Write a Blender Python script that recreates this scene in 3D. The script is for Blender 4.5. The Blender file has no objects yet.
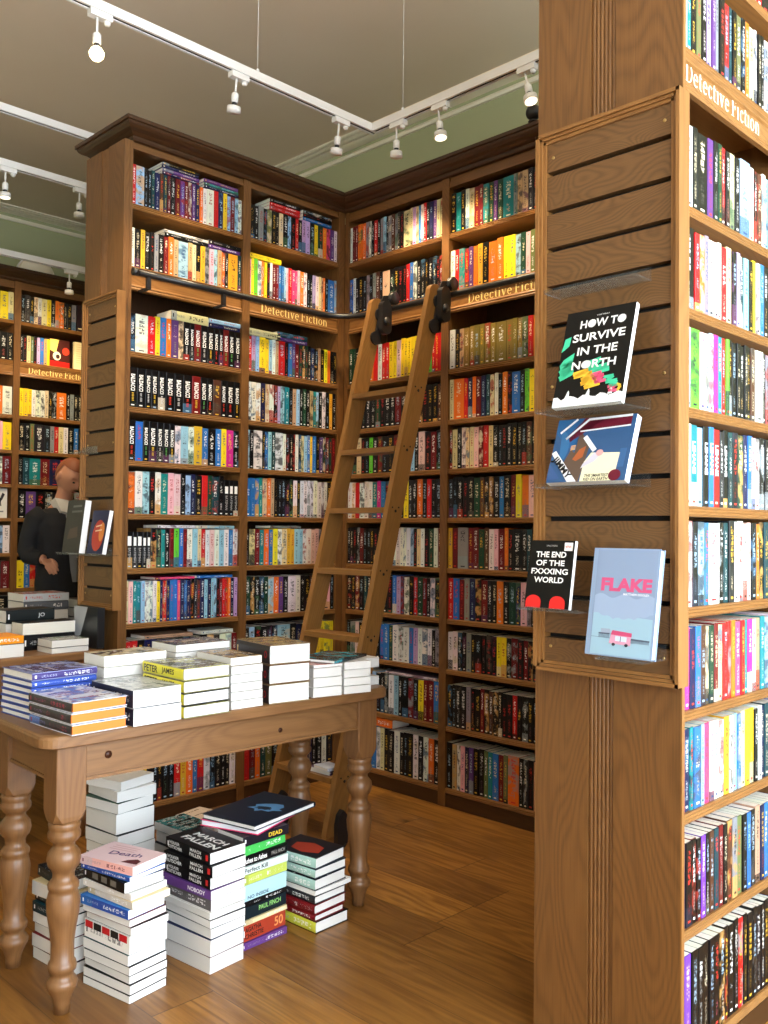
import bpy, bmesh, math, random
from mathutils import Vector, Matrix
rnd = random.Random(7)
SC = bpy.context.scene
COL = SC.collection
R = math.radians

def lin(c):
    return tuple(((x/255)/12.92 if x/255 <= .04045 else ((x/255+.055)/1.055)**2.4) for x in c)

# ------------------------------------------------------------------ node helpers
class NT:
    def __init__(s, name):
        s.m = bpy.data.materials.new(name); s.m.use_nodes = True
        s.t = s.m.node_tree; s.t.nodes.clear()
        s.out = s.t.nodes.new('ShaderNodeOutputMaterial')
        s.b = s.t.nodes.new('ShaderNodeBsdfPrincipled')
        s.t.links.new(s.b.outputs[0], s.out.inputs[0])
    def n(s, typ, **kw):
        x = s.t.nodes.new('ShaderNode'+typ)
        for k, v in kw.items(): setattr(x, k, v)
        return x
    def put(s, inp, v):
        if hasattr(v, 'links') or hasattr(v, 'is_linked'): s.t.links.new(v, inp)
        else: inp.default_value = v
    def math(s, op, a, b=0.0, c=None):
        x = s.n('Math', operation=op); s.put(x.inputs[0], a); s.put(x.inputs[1], b)
        if c is not None: s.put(x.inputs[2], c)
        return x.outputs[0]
    def vec(s, x, y, z=0.0):
        v = s.n('CombineXYZ')
        for i, q in enumerate((x, y, z)): s.put(v.inputs[i], q)
        return v.outputs[0]
    def sep(s, v):
        x = s.n('SeparateXYZ'); s.put(x.inputs[0], v); return x.outputs
    def noise(s, v, scale=1.0, detail=2.0, dist=0.0, rough=.5):
        x = s.n('TexNoise'); s.put(x.inputs['Vector'], v); x.inputs['Scale'].default_value = scale
        x.inputs['Detail'].default_value = detail; x.inputs['Distortion'].default_value = dist
        x.inputs['Roughness'].default_value = rough
        return x.outputs[0]
    def white(s, v):
        x = s.n('TexWhiteNoise', noise_dimensions='3D'); s.put(x.inputs['Vector'], v); return x.outputs['Value']
    def mix(s, f, a, b):
        x = s.n('Mix', data_type='RGBA'); s.put(x.inputs[0], f); s.put(x.inputs[6], a); s.put(x.inputs[7], b)
        return x.outputs[2]
    def ramp(s, f, lo, hi):
        x = s.n('MapRange', interpolation_type='SMOOTHSTEP'); s.put(x.inputs[0], f)
        x.inputs[1].default_value = lo; x.inputs[2].default_value = hi
        return x.outputs[0]
    def attr(s, name, what='Color'):
        x = s.n('Attribute', attribute_name=name); return x.outputs[what]
    def uv(s):
        x = s.n('UVMap'); x.uv_map = 'UVMap'; return x.outputs[0]
    def bump(s, h, strength=.2, dist=.002):
        x = s.n('Bump'); x.inputs['Strength'].default_value = strength; x.inputs['Distance'].default_value = dist
        s.put(x.inputs['Height'], h); s.t.links.new(x.outputs[0], s.b.inputs['Normal'])

def rgba(c): return (c[0], c[1], c[2], 1.0)

def plain(name, col, rough=.5, metal=0.0, emit=None, estr=0.0, trans=0.0, spec=.5):
    k = NT(name); k.b.inputs['Base Color'].default_value = rgba(col)
    k.b.inputs['Roughness'].default_value = rough; k.b.inputs['Metallic'].default_value = metal
    k.b.inputs['Transmission Weight'].default_value = trans
    k.b.inputs['Specular IOR Level'].default_value = spec
    if emit: k.b.inputs['Emission Color'].default_value = rgba(emit); k.b.inputs['Emission Strength'].default_value = estr
    return k.m

def wood(name, light, dark, rough=.4, rings=420.0, amp=26.0, ringmix=.5, knots=False, lowu=1.1, lowv=5.0):
    """grain along U (metres), across V: fine fibres plus cathedral contour lines"""
    k = NT(name); uv = k.sep(k.uv())
    fib = k.noise(k.vec(k.math('MULTIPLY', uv[0], 6.0), k.math('MULTIPLY', uv[1], 260.0)), 1.0, 5.0, .3, .65)
    low = k.noise(k.vec(k.math('MULTIPLY', uv[0], lowu), k.math('MULTIPLY', uv[1], lowv)), 1.0, 1.0, .25)
    ph = k.math('ADD', k.math('MULTIPLY', uv[1], rings*.25), k.math('MULTIPLY', low, amp*6))
    ring = k.math('MULTIPLY_ADD', k.math('SINE', ph), .5, .5)
    ring = k.math('POWER', ring, .6)
    f = k.math('ADD', k.math('MULTIPLY', ring, ringmix), k.math('MULTIPLY', fib, 1.0-ringmix))
    f = k.ramp(f, .05, .95)
    tone = k.noise(k.vec(k.math('MULTIPLY', uv[0], 1.3), k.math('MULTIPLY', uv[1], 5.0)), 1.0, 3.0)
    c = k.mix(f, rgba(dark), rgba(light))
    c = k.mix(k.math('MULTIPLY', k.ramp(tone, .4, .75), .35), c, rgba(tuple(x*.66 for x in light)))
    if knots:
        v = k.n('TexVoronoi', feature='F1'); k.put(v.inputs['Vector'], k.vec(k.math('MULTIPLY', uv[0], 2.6), k.math('MULTIPLY', uv[1], 6.0)))
        v.inputs['Scale'].default_value = 1.0
        kn = k.math('SUBTRACT', 1.0, k.ramp(v.outputs['Distance'], .03, .07))
        c = k.mix(k.math('MULTIPLY', kn, .8), c, rgba((.035, .014, .007)))
    k.put(k.b.inputs['Base Color'], c)
    k.b.inputs['Roughness'].default_value = rough
    k.bump(f, .08, .0006)
    return k.m

M = {}
M['oak'] = wood('oak', lin((126, 86, 44)), lin((86, 54, 24)), .42, ringmix=.22)
M['oak_shelf'] = wood('oak_shelf', lin((154, 108, 56)), lin((112, 72, 34)), .42, ringmix=.2)
M['oak_slat'] = wood('oak_slat', lin((116, 82, 46)), lin((84, 56, 28)), .44, lowu=4.0, lowv=8.0, amp=34, ringmix=.34)
M['oak_dark'] = wood('oak_dark', lin((72, 44, 19)), lin((48, 28, 12)), .42, ringmix=.2)
M['pine'] = wood('pine', lin((134, 96, 58)), lin((104, 70, 39)), .38, ringmix=.25, knots=True)
M['pine_leg'] = wood('pine_leg', lin((130, 91, 54)), lin((98, 65, 36)), .38, ringmix=.22)
M['ladder'] = wood('ladder_oak', lin((146, 104, 52)), lin((114, 78, 37)), .42, ringmix=.2)
M['white_metal'] = plain('white_metal', (.82, .81, .78), .35)
M['black_metal'] = plain('black_metal', (.012, .012, .013), .35)
M['black_gap'] = plain('black_gap', (.006, .005, .005), .8)
M['brass'] = plain('brass', (.55, .38, .16), .3, 1.0)
def acrylic():
    k = NT('acrylic'); tr = k.n('BsdfTransparent'); tr.inputs[0].default_value = (.95, .97, .97, 1); mx = k.n('MixShader')
    fr = k.n('Fresnel'); fr.inputs[0].default_value = 1.45
    k.b.inputs['Base Color'].default_value = (.30, .31, .31, 1); k.b.inputs['Roughness'].default_value = .05; k.b.inputs['Specular IOR Level'].default_value = 1.0
    k.put(mx.inputs[0], k.math('MULTIPLY_ADD', fr.outputs[0], .3, .03)); k.t.links.new(tr.outputs[0], mx.inputs[1]); k.t.links.new(k.b.outputs[0], mx.inputs[2]); k.t.links.new(mx.outputs[0], k.out.inputs[0])
    return k.m
M['acrylic'] = acrylic()
M['wall_green'] = plain('green_wall_paint', lin((174, 178, 138)), .8)
M['coving'] = plain('cream_coving', lin((244, 236, 214)), .7)
M['gold_letter'] = plain('gold_letter', lin((250, 226, 150)), .5)
M['white_ink'] = plain('white_ink', lin((244, 244, 240)), .5)
M['bulb'] = plain('lit_bulb', (1, .85, .6), .3, emit=(1, .78, .45), estr=14.0)
M['bulb_dim'] = plain('spot_lens', (1, .9, .75), .3, emit=(1, .86, .62), estr=2.5)

def ceiling_mat():
    k = NT('ceiling_paint'); g = k.n('NewGeometry').outputs['Position']
    n = k.noise(g, 1.3, 4.0, .6); k.put(k.b.inputs['Base Color'], k.mix(n, rgba(lin((226, 206, 180))), rgba(lin((238, 220, 196)))))
    k.b.inputs['Roughness'].default_value = .85; k.bump(k.noise(g, 6.0, 5.0), .25, .01); return k.m
M['ceiling'] = ceiling_mat()

def floor_mat():
    k = NT('oak_floor'); p = k.sep(k.n('NewGeometry').outputs['Position'])
    W = .2
    ry = k.math('DIVIDE', k.math('SUBTRACT', p[1], .13), W); row = k.math('FLOOR', ry); fy = k.math('FRACT', ry)
    off = k.math('MULTIPLY', k.white(k.vec(row, 3.1, 0.0)), 1.7)
    rx = k.math('DIVIDE', k.math('ADD', p[0], off), 1.5); colx = k.math('FLOOR', rx); fx = k.math('FRACT', rx)
    tone = k.white(k.vec(row, colx, 1.0)); seed = k.math('MULTIPLY', tone, 37.0)
    gr = k.noise(k.vec(k.math('MULTIPLY', p[0], 2.5), k.math('MULTIPLY', p[1], 60.0), seed), 1.0, 5.0, .5, .6)
    lo = k.noise(k.vec(k.math('MULTIPLY', p[0], 1.4), k.math('MULTIPLY', p[1], 9.0), seed), 1.0, 2.0, .5)
    ring = k.math('MULTIPLY_ADD', k.math('SINE', k.math('ADD', k.math('MULTIPLY', p[1], 90.0), k.math('MULTIPLY', lo, 44.0))), .5, .5)
    f = k.ramp(k.math('ADD', k.math('MULTIPLY', gr, .8), k.math('MULTIPLY', ring, .2)), .15, .85)
    c = k.mix(f, rgba(lin((124, 78, 30))), rgba(lin((188, 132, 58))))
    c = k.mix(k.math('MULTIPLY', tone, .8), c, rgba(lin((88, 54, 22))))
    v = k.n('TexVoronoi', feature='F1'); k.put(v.inputs['Vector'], k.vec(k.math('MULTIPLY', p[0], 1.6), k.math('MULTIPLY', p[1], 4.5), seed)); v.inputs['Scale'].default_value = 1.0
    kn = k.math('MULTIPLY', k.math('SUBTRACT', 1.0, k.ramp(v.outputs['Distance'], .03, .15)), k.ramp(gr, .30, .5))
    c = k.mix(k.math('MULTIPLY', kn, .85), c, rgba(lin((44, 24, 10))))
    gap = k.math('MAXIMUM', k.math('GREATER_THAN', k.math('ABSOLUTE', k.math('SUBTRACT', fy, .5)), .492), k.math('GREATER_THAN', k.math('ABSOLUTE', k.math('SUBTRACT', fx, .5)), .4985))
    c = k.mix(k.math('MULTIPLY', gap, .6), c, rgba(lin((50, 28, 10))))
    k.put(k.b.inputs['Base Color'], c); k.put(k.b.inputs['Roughness'], k.math('MULTIPLY_ADD', f, -.08, .42))
    k.bump(k.math('SUBTRACT', f, k.math('MULTIPLY', gap, 2.0)), .15, .001)
    return k.m
M['floor'] = floor_mat()

def paper_mat():
    k = NT('page_edges'); g = k.sep(k.n('NewGeometry').outputs['Position'])
    base = k.attr('base')
    # fine page lines across the block thickness (attribute axis in 'sty')
    st = k.sep(k.attr('sty', 'Vector'))
    t = k.math('ADD', k.math('MULTIPLY', g[2], st[0]), k.math('ADD', k.math('MULTIPLY', g[1], st[1]), k.math('MULTIPLY', g[0], st[2])))
    w = k.noise(k.vec(k.math('MULTIPLY', t, 900.0), 0.0, 0.0), 1.0, 2.0)
    c = k.mix(k.math('MULTIPLY', k.ramp(w, .3, .8), .22), base, rgba((.35, .32, .27)))
    k.put(k.b.inputs['Base Color'], c); k.b.inputs['Roughness'].default_value = .8
    return k.m
M['pages'] = paper_mat()

def cover_mat():
    """book cover/spine: face attributes base, ink, alt and sty=(seed, kind, aspect). UV v along the spine, u across; uv<0 = plain."""
    k = NT('book_cover'); uv = k.sep(k.uv()); u, v = uv[0], uv[1]
    base, ink, alt = k.attr('base'), k.attr('ink'), k.attr('alt')
    st = k.sep(k.attr('sty', 'Vector')); seed, kind, asp = st[0], st[1], st[2]
    S = k.math('MULTIPLY', seed, 91.7)
    on = k.math('GREATER_THAN', v, -.5)
    r1 = k.white(k.vec(S, 1.0, 0.0)); r2 = k.white(k.vec(S, 2.0, 0.0)); r3 = k.white(k.vec(S, 3.0, 0.0)); r4 = k.white(k.vec(S, 4.0, 0.0))
    # picture patches
    n = k.noise(k.vec(k.math('MULTIPLY', u, .9), k.math('MULTIPLY', v, 5.0), S), 1.0, 3.0, .4)
    pic = k.math('MULTIPLY', k.ramp(n, .46, .62), k.math('GREATER_THAN', kind, .5))
    c = k.mix(k.math('MULTIPLY', pic, .8), base, alt)
    # colour band at head or foot
    band = k.math('MULTIPLY', k.math('GREATER_THAN', r1, .8), k.math('LESS_THAN', v, k.math('MULTIPLY_ADD', r2, .25, .08)))
    c = k.mix(k.math('MULTIPLY', k.math('MULTIPLY', band, on), .9), c, alt)
    def letters(v0, v1, uhalf, pitch, sd):
        N = k.math('MULTIPLY', asp, pitch)
        vv = k.math('MULTIPLY', v, N)
        uu = k.math('MULTIPLY', k.math('ADD', k.math('SUBTRACT', u, .5), uhalf), 4.0/(2*uhalf)) if not hasattr(uhalf, 'links') else None
        cell = k.vec(k.math('FLOOR', k.math('MULTIPLY', vv, 3.0)), k.math('FLOOR', uu), k.math('ADD', S, sd))
        bit = k.math('GREATER_THAN', k.white(cell), .46)
        gap = k.math('LESS_THAN', k.math('FRACT', vv), .78)
        word = k.math('GREATER_THAN', k.white(k.vec(k.math('FLOOR', k.math('MULTIPLY', vv, .28)), S, sd)), .12)
        z = k.math('MULTIPLY', k.math('GREATER_THAN', v, v0), k.math('LESS_THAN', v, v1))
        z = k.math('MULTIPLY', z, k.math('LESS_THAN', k.math('ABSOLUTE', k.math('SUBTRACT', u, .5)), uhalf))
        return k.math('MULTIPLY', k.math('MULTIPLY', bit, gap), k.math('MULTIPLY', z, word))
    lt = k.math('GREATER_THAN', kind, .08)
    a = letters(k.math('MULTIPLY_ADD', r3, .12, .44), k.math('MULTIPLY_ADD', r4, .1, .84), .21, 1.9, 5.0)
    c = k.mix(k.math('MULTIPLY', k.math('MULTIPLY', a, lt), .8), c, ink)
    b = letters(.14, k.math('MULTIPLY_ADD', r3, .1, .34), .15, 3.0, 9.0)
    c = k.mix(k.math('MULTIPLY', k.math('MULTIPLY', b, lt), .65), c, k.mix(r2, ink, alt))
    lg = k.math('MULTIPLY', k.math('LESS_THAN', k.math('ABSOLUTE', k.math('SUBTRACT', v, .055)), .014), k.math('LESS_THAN', k.math('ABSOLUTE', k.math('SUBTRACT', u, .5)), .2))
    c = k.mix(k.math('MULTIPLY', lg, on), c, ink)
    k.put(k.b.inputs['Base Color'], c); k.b.inputs['Roughness'].default_value = .36; k.b.inputs['Specular IOR Level'].default_value = .3
    return k.m
M['cover'] = cover_mat()

def art_mat():
    """front covers: blotchy picture between base and alt with a couple of title lines in ink; UV 0..1 over the cover"""
    k = NT('cover_art'); uv = k.sep(k.uv()); u, v = uv[0], uv[1]
    base, ink, alt = k.attr('base'), k.attr('ink'), k.attr('alt')
    st = k.sep(k.attr('sty', 'Vector')); S = k.math('MULTIPLY', st[0], 91.7)
    n = k.noise(k.vec(k.math('MULTIPLY', u, 3.0), k.math('MULTIPLY', v, 4.0), S), 1.0, 5.0, 1.2)
    n2 = k.noise(k.vec(k.math('MULTIPLY', u, 7.0), k.math('MULTIPLY', v, 9.0), k.math('ADD', S, 4.0)), 1.0, 4.0, .8)
    c = k.mix(k.math('MULTIPLY', k.ramp(n, .42, .62), st[1]), base, alt)
    c = k.mix(k.math('MULTIPLY', k.math('MULTIPLY', k.ramp(n2, .58, .68), .6), st[1]), c, ink)
    r3 = k.white(k.vec(S, 3.0, 0.0))
    vv = k.math('MULTIPLY', v, 11.0); uu = k.math('MULTIPLY', u, 34.0)
    bit = k.math('GREATER_THAN', k.white(k.vec(k.math('FLOOR', uu), k.math('FLOOR', k.math('MULTIPLY', vv, 4.0)), S)), .35)
    ln = k.math('MULTIPLY', k.math('LESS_THAN', k.math('FRACT', vv), .62), k.math('GREATER_THAN', k.white(k.vec(k.math('FLOOR', vv), S, 0.0)), .55))
    w = k.math('GREATER_THAN', k.white(k.vec(k.math('FLOOR', k.math('MULTIPLY', uu, .22)), k.math('FLOOR', vv), S)), .2)
    e = k.math('LESS_THAN', k.math('ABSOLUTE', k.math('SUBTRACT', u, .5)), .4)
    m = k.math('MULTIPLY', k.math('MULTIPLY', bit, ln), k.math('MULTIPLY', w, e))
    c = k.mix(k.math('MULTIPLY', m, st[2]), c, ink)
    k.put(k.b.inputs['Base Color'], c); k.b.inputs['Roughness'].default_value = .25; k.b.inputs['Specular IOR Level'].default_value = .4
    return k.m
M['art'] = art_mat()

_flat = {}
def flat(c, rough=.45):
    key = (c, rough)
    if key not in _flat: _flat[key] = plain('ink_%02x%02x%02x' % c, lin(c), rough, spec=.3)
    return _flat[key]

# ------------------------------------------------------------------ mesh builder
LOCAL = set()
class MB:
    def __init__(s): s.v = []; s.f = []; s.uv = []; s.mi = []; s.at = []; s.mats = []; s.sm = []
    def mat(s, m):
        if m not in s.mats: s.mats.append(m)
        return s.mats.index(m)
    def face(s, pts, m, uvs=None, at=None, smooth=False):
        b = len(s.v); s.v += [tuple(p) for p in pts]; s.f.append(tuple(range(b, b+len(pts))))
        s.uv.append(uvs or [(-1, -1)]*len(pts)); s.mi.append(s.mat(m)); s.at.append(at); s.sm.append(smooth)
    def poly(s, verts, faces, m, uvs=None, at=None, smooth=False):
        """shared-vertex piece; uvs: list per face"""
        b = len(s.v); s.v += [tuple(p) for p in verts]
        mi = s.mat(m)
        for i, f in enumerate(faces):
            s.f.append(tuple(b+j for j in f)); s.uv.append(uvs[i] if uvs else [(-1, -1)]*len(f)); s.mi.append(mi); s.at.append(at); s.sm.append(smooth)
    def box(s, x0, x1, y0, y1, z0, z1, m, grain=None, at=None, xf=None):
        d = (x1-x0, y1-y0, z1-z0); g = grain if grain is not None else max(range(3), key=lambda i: d[i])
        V = [(x, y, z) for x in (x0, x1) for y in (y0, y1) for z in (z0, z1)]
        F = [(0, 1, 3, 2), (4, 6, 7, 5), (0, 4, 5, 1), (2, 3, 7, 6), (0, 2, 6, 4), (1, 5, 7, 3)]
        AX = [0, 0, 1, 1, 2, 2]
        ou, ov = rnd.random()*20, rnd.random()*20
        U = []
        for f, ax in zip(F, AX):
            oth = [i for i in range(3) if i != ax]
            if g in oth: ga, ca = g, [i for i in oth if i != g][0]
            else: ga, ca = oth[0], oth[1]
            k = .12 if g not in oth else 1.0
            U.append([(V[j][ga]*k+ou, V[j][ca]*k+ov+ax*.37) for j in f])
        if xf: V = [tuple(xf @ Vector(p)) for p in V]
        s.poly(V, F, m, U, at)
    def prism(s, prof, a, b, m, place, caps=True, smooth=False, at=None):
        """extrude closed 2D profile (p,q) from a to b; place(p,q,t)->xyz; grain along t"""
        n = len(prof); ou, ov = rnd.random()*20, rnd.random()*20
        V = [place(p, q, a) for p, q in prof]+[place(p, q, b) for p, q in prof]
        L = [0.0]
        for i in range(n): L.append(L[-1]+math.dist(prof[i], prof[(i+1) % n]))
        F, U = [], []
        for i in range(n):
            j = (i+1) % n
            F.append((i, j, n+j, n+i)); U.append([(a+ou, L[i]+ov), (a+ou, L[i+1]+ov), (b+ou, L[i+1]+ov), (b+ou, L[i]+ov)])
        if caps:
            F.append(tuple(range(n))[::-1]); U.append([(prof[i][0]*.1+ou, prof[i][1]*.1+ov) for i in range(n)][::-1])
            F.append(tuple(range(n, 2*n))); U.append([(prof[i][0]*.1+ou, prof[i][1]*.1+ov) for i in range(n)])
        s.poly(V, F, m, U, at, smooth)
    def lathe(s, prof, cx, cy, m, seg=28, axis='z', xf=None):
        """prof [(h, r)]"""
        V, F, U = [], [], []; ou, ov = rnd.random()*20, rnd.random()*20
        for h, r in prof:
            for i in range(seg):
                a = 2*math.pi*i/seg
                p = (cx+r*math.cos(a), cy+r*math.sin(a), h)
                V.append(tuple(xf @ Vector(p)) if xf else p)
        for k in range(len(prof)-1):
            for i in range(seg):
                j = (i+1) % seg
                F.append((k*seg+i, k*seg+j, (k+1)*seg+j, (k+1)*seg+i))
                U.append([(prof[k][0]+ou, i/seg*.25+ov), (prof[k][0]+ou, (i+1)/seg*.25+ov), (prof[k+1][0]+ou, (i+1)/seg*.25+ov), (prof[k+1][0]+ou, i/seg*.25+ov)])
        F.append(tuple(range(seg))[::-1]); U.append([(0, 0)]*seg)
        F.append(tuple(range((len(prof)-1)*seg, len(prof)*seg))); U.append([(0, 0)]*seg)
        s.poly(V, F, m, U, None, True)
    def tube(s, pts, r, m, seg=10):
        pts = [Vector(p) for p in pts]; V, F = [], []
        up = Vector((0, 0, 1))
        for i, p in enumerate(pts):
            d = (pts[min(i+1, len(pts)-1)]-pts[max(i-1, 0)]).normalized()
            a = d.cross(up)
            if a.length < 1e-4: a = d.cross(Vector((1, 0, 0)))
            a.normalize(); b = d.cross(a)
            for q in range(seg):
                t = 2*math.pi*q/seg; V.append(tuple(p+a*r*math.cos(t)+b*r*math.sin(t)))
        for k in range(len(pts)-1):
            for q in range(seg):
                j = (q+1) % seg; F.append((k*seg+q, k*seg+j, (k+1)*seg+j, (k+1)*seg+q))
        F.append(tuple(range(seg))[::-1]); F.append(tuple(range((len(pts)-1)*seg, len(pts)*seg)))
        s.poly(V, F, m, None, None, True)
    def add(s, verts, faces, m, xf): s.poly([tuple(xf @ Vector(p)) for p in verts], faces, m)
    def build(s, name, parent=None, origin=None):
        me = bpy.data.meshes.new(name)
        o = Vector(origin) if origin is not None else (parent.matrix_basis.translation.copy() if parent and parent.parent is None else Vector((0, 0, 0)))
        if parent is not None and parent.parent is not None:
            o = parent.parent.matrix_basis.translation.copy() + parent.matrix_basis.translation
        if parent is not None and (parent.name in LOCAL or (parent.parent is not None and parent.parent.name in LOCAL)): o = Vector((0, 0, 0))
        me.from_pydata([tuple(Vector(p)-o) for p in s.v], [], s.f)
        for m in s.mats: me.materials.append(m)
        me.polygons.foreach_set('material_index', s.mi)
        me.polygons.foreach_set('use_smooth', s.sm)
        ul = me.uv_layers.new(name='UVMap'); ul.data.foreach_set('uv', [c for f in s.uv for q in f for c in q])
        if any(a is not None for a in s.at):
            for i, nm in enumerate(('base', 'ink', 'alt')):
                l = me.attributes.new(nm, 'FLOAT_COLOR', 'CORNER'); d = []
                for f, a in zip(s.f, s.at): d += list(rgba(a[i] if a else (.5, .5, .5)))*len(f)
                l.data.foreach_set('color', d)
            l = me.attributes.new('sty', 'FLOAT_VECTOR', 'CORNER'); d = []
            for f, a in zip(s.f, s.at): d += list(a[3] if a else (0, 0, 0))*len(f)
            l.data.foreach_set('vector', d)
        ob = bpy.data.objects.new(name, me); COL.objects.link(ob)
        if parent is not None: ob.parent = parent
        elif origin is not None: ob.location = origin
        return ob

def tag(o, label=None, cat=None, group=None, kind=None):
    if label: o['label'] = label
    if cat: o['category'] = cat
    if group: o['group'] = group
    if kind: o['kind'] = kind
    return o

def empty(name, loc, label, cat, group=None, rz=0.0):
    o = bpy.data.objects.new(name, None); COL.objects.link(o); o.location = loc; o.rotation_euler = (0, 0, rz)
    o.empty_display_size = .05
    return tag(o, label, cat, group)

def struct(mb, name):
    return tag(mb.build(name), kind='structure')

# ------------------------------------------------------------------ text
_tc = {}
def text_geo(txt, bold=0.0, space=1.0):
    key = (txt, bold, space)
    if key not in _tc:
        cu = bpy.data.curves.new('lettering', 'FONT'); cu.body = txt; cu.size = 1.0; cu.resolution_u = 3; cu.offset = bold; cu.space_character = space
        ob = bpy.data.objects.new('lettering', cu); COL.objects.link(ob)
        bpy.context.view_layer.update()
        me = ob.evaluated_get(bpy.context.evaluated_depsgraph_get()).to_mesh()
        V = [tuple(v.co) for v in me.vertices]; F = [tuple(p.vertices) for p in me.polygons]
        ob.evaluated_get(bpy.context.evaluated_depsgraph_get()).to_mesh_clear()
        bpy.data.objects.remove(ob); bpy.data.curves.remove(cu)
        xs = [v[0] for v in V]; ys = [v[1] for v in V]
        _tc[key] = (V, F, (min(xs), max(xs), min(ys), max(ys)))
    return _tc[key]

def put_text(mb, txt, m, org, ex, ey, w, h, bold=.0, space=1.0, align='c'):
    """fit text into w x h (metres) around org; ex, ey unit vectors; centred (c) or left"""
    V, F, (x0, x1, y0, y1) = text_geo(txt, bold, space)
    sx, sy = w/(x1-x0), h/(y1-y0); org, ex, ey = Vector(org), Vector(ex), Vector(ey)
    cx = (x0+x1)/2 if align == 'c' else x0; cy = (y0+y1)/2
    mb.poly([tuple(org+ex*((p[0]-cx)*sx)+ey*((p[1]-cy)*sy)) for p in V], F, m)

# serif lettering for the shelf signs: strokes (x0,y0,x1,y1,width) and arcs (cx,cy,rx,ry,a0,a1,wthin,wthick)
def glyphs():
    T, t, s = .13, .055, .05
    def i_(h): return [(.12, 0, .12, h, T), (0, s/2, .24, s/2, s), (.0, h-s/2, .12, h-s/2, s)]
    return {
        'D': (.80, [(.16, 0, .16, 1, T), (0, s/2, .4, s/2, s), (0, 1-s/2, .4, 1-s/2, s)], [(.34, .5, .36, .475, -90, 90)]),
        'F': (.66, [(.16, 0, .16, 1, T), (0, s/2, .34, s/2, s), (0, 1-s/2, .58, 1-s/2, s), (.16, .52, .46, .52, t), (.56, .76, .56, 1, t), (.46, .40, .46, .62, t)], []),
        'e': (.56, [(.06, .36, .48, .36, t)], [(.27, .33, .22, .31, 0, 180), (.27, .33, .22, .31, 180, 315)]),
        't': (.38, [(.15, .06, .15, .86, T), (0, .64, .34, .64, s)], [(.25, .12, .1, .1, 180, 310)]),
        'c': (.52, [], [(.27, .33, .22, .31, 40, 320)]),
        'i': (.30, i_(.66), [(.12, .88, .045, .045, 0, 360)]),
        'v': (.58, [(.1, .64, .28, .02, T), (.28, .02, .46, .64, t), (0, .64, .22, .64, s), (.36, .64, .56, .64, s)], []),
        'o': (.60, [], [(.28, .33, .24, .31, 0, 360)]),
        'n': (.64, i_(.66)+[(.48, 0, .48, .46, T), (.36, s/2, .6, s/2, s)], [(.3, .44, .18, .2, 0, 180)]),
        ' ': (.16, [], [])}
GL = glyphs()
def serif_text(mb, txt, m, org, ex, ey, cap):
    org, ex, ey = Vector(org), Vector(ex), Vector(ey); x = 0.0
    def P(a, b): return tuple(org+ex*((x+a)*cap)+ey*(b*cap))
    for ch in txt:
        adv, lines, arcs = GL[ch]
        for (a, b, c, d, w) in lines:
            L = math.hypot(c-a, d-b) or 1; nx, ny = -(d-b)/L*w/2, (c-a)/L*w/2
            mb.face([P(a-nx, b-ny), P(c-nx, d-ny), P(c+nx, d+ny), P(a+nx, b+ny)], m)
        for (cx, cy, rx, ry, a0, a1) in arcs:
            n = 14
            for i in range(n):
                q = []
                for k in (i, i+1):
                    an = R(a0+(a1-a0)*k/n); w = .03+.05*abs(math.cos(an)) if rx > .06 else rx
                    q.append((cx+(rx-w)*math.cos(an), cy+(ry-w*.8)*math.sin(an))); q.append((cx+(rx+.03)*math.cos(an), cy+(ry+.02)*math.sin(an)))
                mb.face([P(*q[0]), P(*q[1]), P(*q[3]), P(*q[2])], m)
        x += adv+.06
    return x*cap
def serif_len(txt): return sum(GL[c][0]+.06 for c in txt)

# ------------------------------------------------------------------ colours of spines
CC = dict(k=(12, 12, 14), K=(36, 36, 40), w=(238, 237, 232), c=(228, 208, 160), g=(142, 143, 146), G=(24, 66, 48), r=(205, 30, 32), R=(112, 20, 26),
          o=(238, 118, 34), y=(248, 222, 40), m=(232, 172, 48), Y=(138, 116, 52), b=(44, 116, 196), B=(26, 32, 78), l=(156, 200, 228), t=(22, 134, 138), T=(20, 66, 74),
          p=(98, 60, 128), P=(232, 72, 126), q=(242, 192, 196), n=(88, 52, 34), e=(110, 204, 60), v=(190, 162, 212), a=(112, 122, 74), s=(194, 164, 124), M=(212, 44, 150),
          D=(9, 9, 11), d=(120, 24, 22), E=(9, 9, 10), j=(120, 64, 190))
CN = dict(k='black', K='charcoal', w='white', c='cream', g='grey', G='dark green', r='red', R='dark red', o='orange', y='yellow', m='mustard', Y='old gold', b='blue', B='navy',
          l='pale blue', t='teal', T='dark teal', p='purple', P='pink', q='pale pink', n='brown', e='bright green', v='lilac', a='olive', s='tan', M='magenta', D='black BALDACCI', d='dark red BALDACCI', E='black', j='violet')
LIGHT = set('wcglyqvsme')
def vary(c, a=.12):
    return tuple(max(0.0, x*(1+rnd.uniform(-a, a))) for x in c)
def style(code, t, h, text=True):
    base = tuple(x*.8 for x in vary(lin(CC[code])))
    if code in LIGHT: ink = lin(rnd.choice([(30, 30, 40), (40, 40, 60), (150, 30, 35), (25, 60, 110), (20, 20, 20)]))
    else: ink = lin(rnd.choice([(240, 240, 236), (232, 232, 230), (225, 212, 180), (220, 176, 60), (196, 56, 48), (160, 190, 214)]))
    alt = lin(rnd.choice([(150, 50, 40), (60, 96, 126), (190, 146, 84), (130, 138, 142), (84, 44, 76), (62, 92, 66), (200, 188, 166), (30, 34, 50), (22, 22, 26), (70, 64, 60)]))
    kind = rnd.random()*.85 if code in 'nalwgcs' else (rnd.random()*.62 if code in 'kKGTBR' else rnd.random()*.5)
    if not text: kind = 0.02
    return (base, ink, alt, (rnd.random(), kind*.9+.1 if text else .02, h/max(t, .004)*.55+4))

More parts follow.
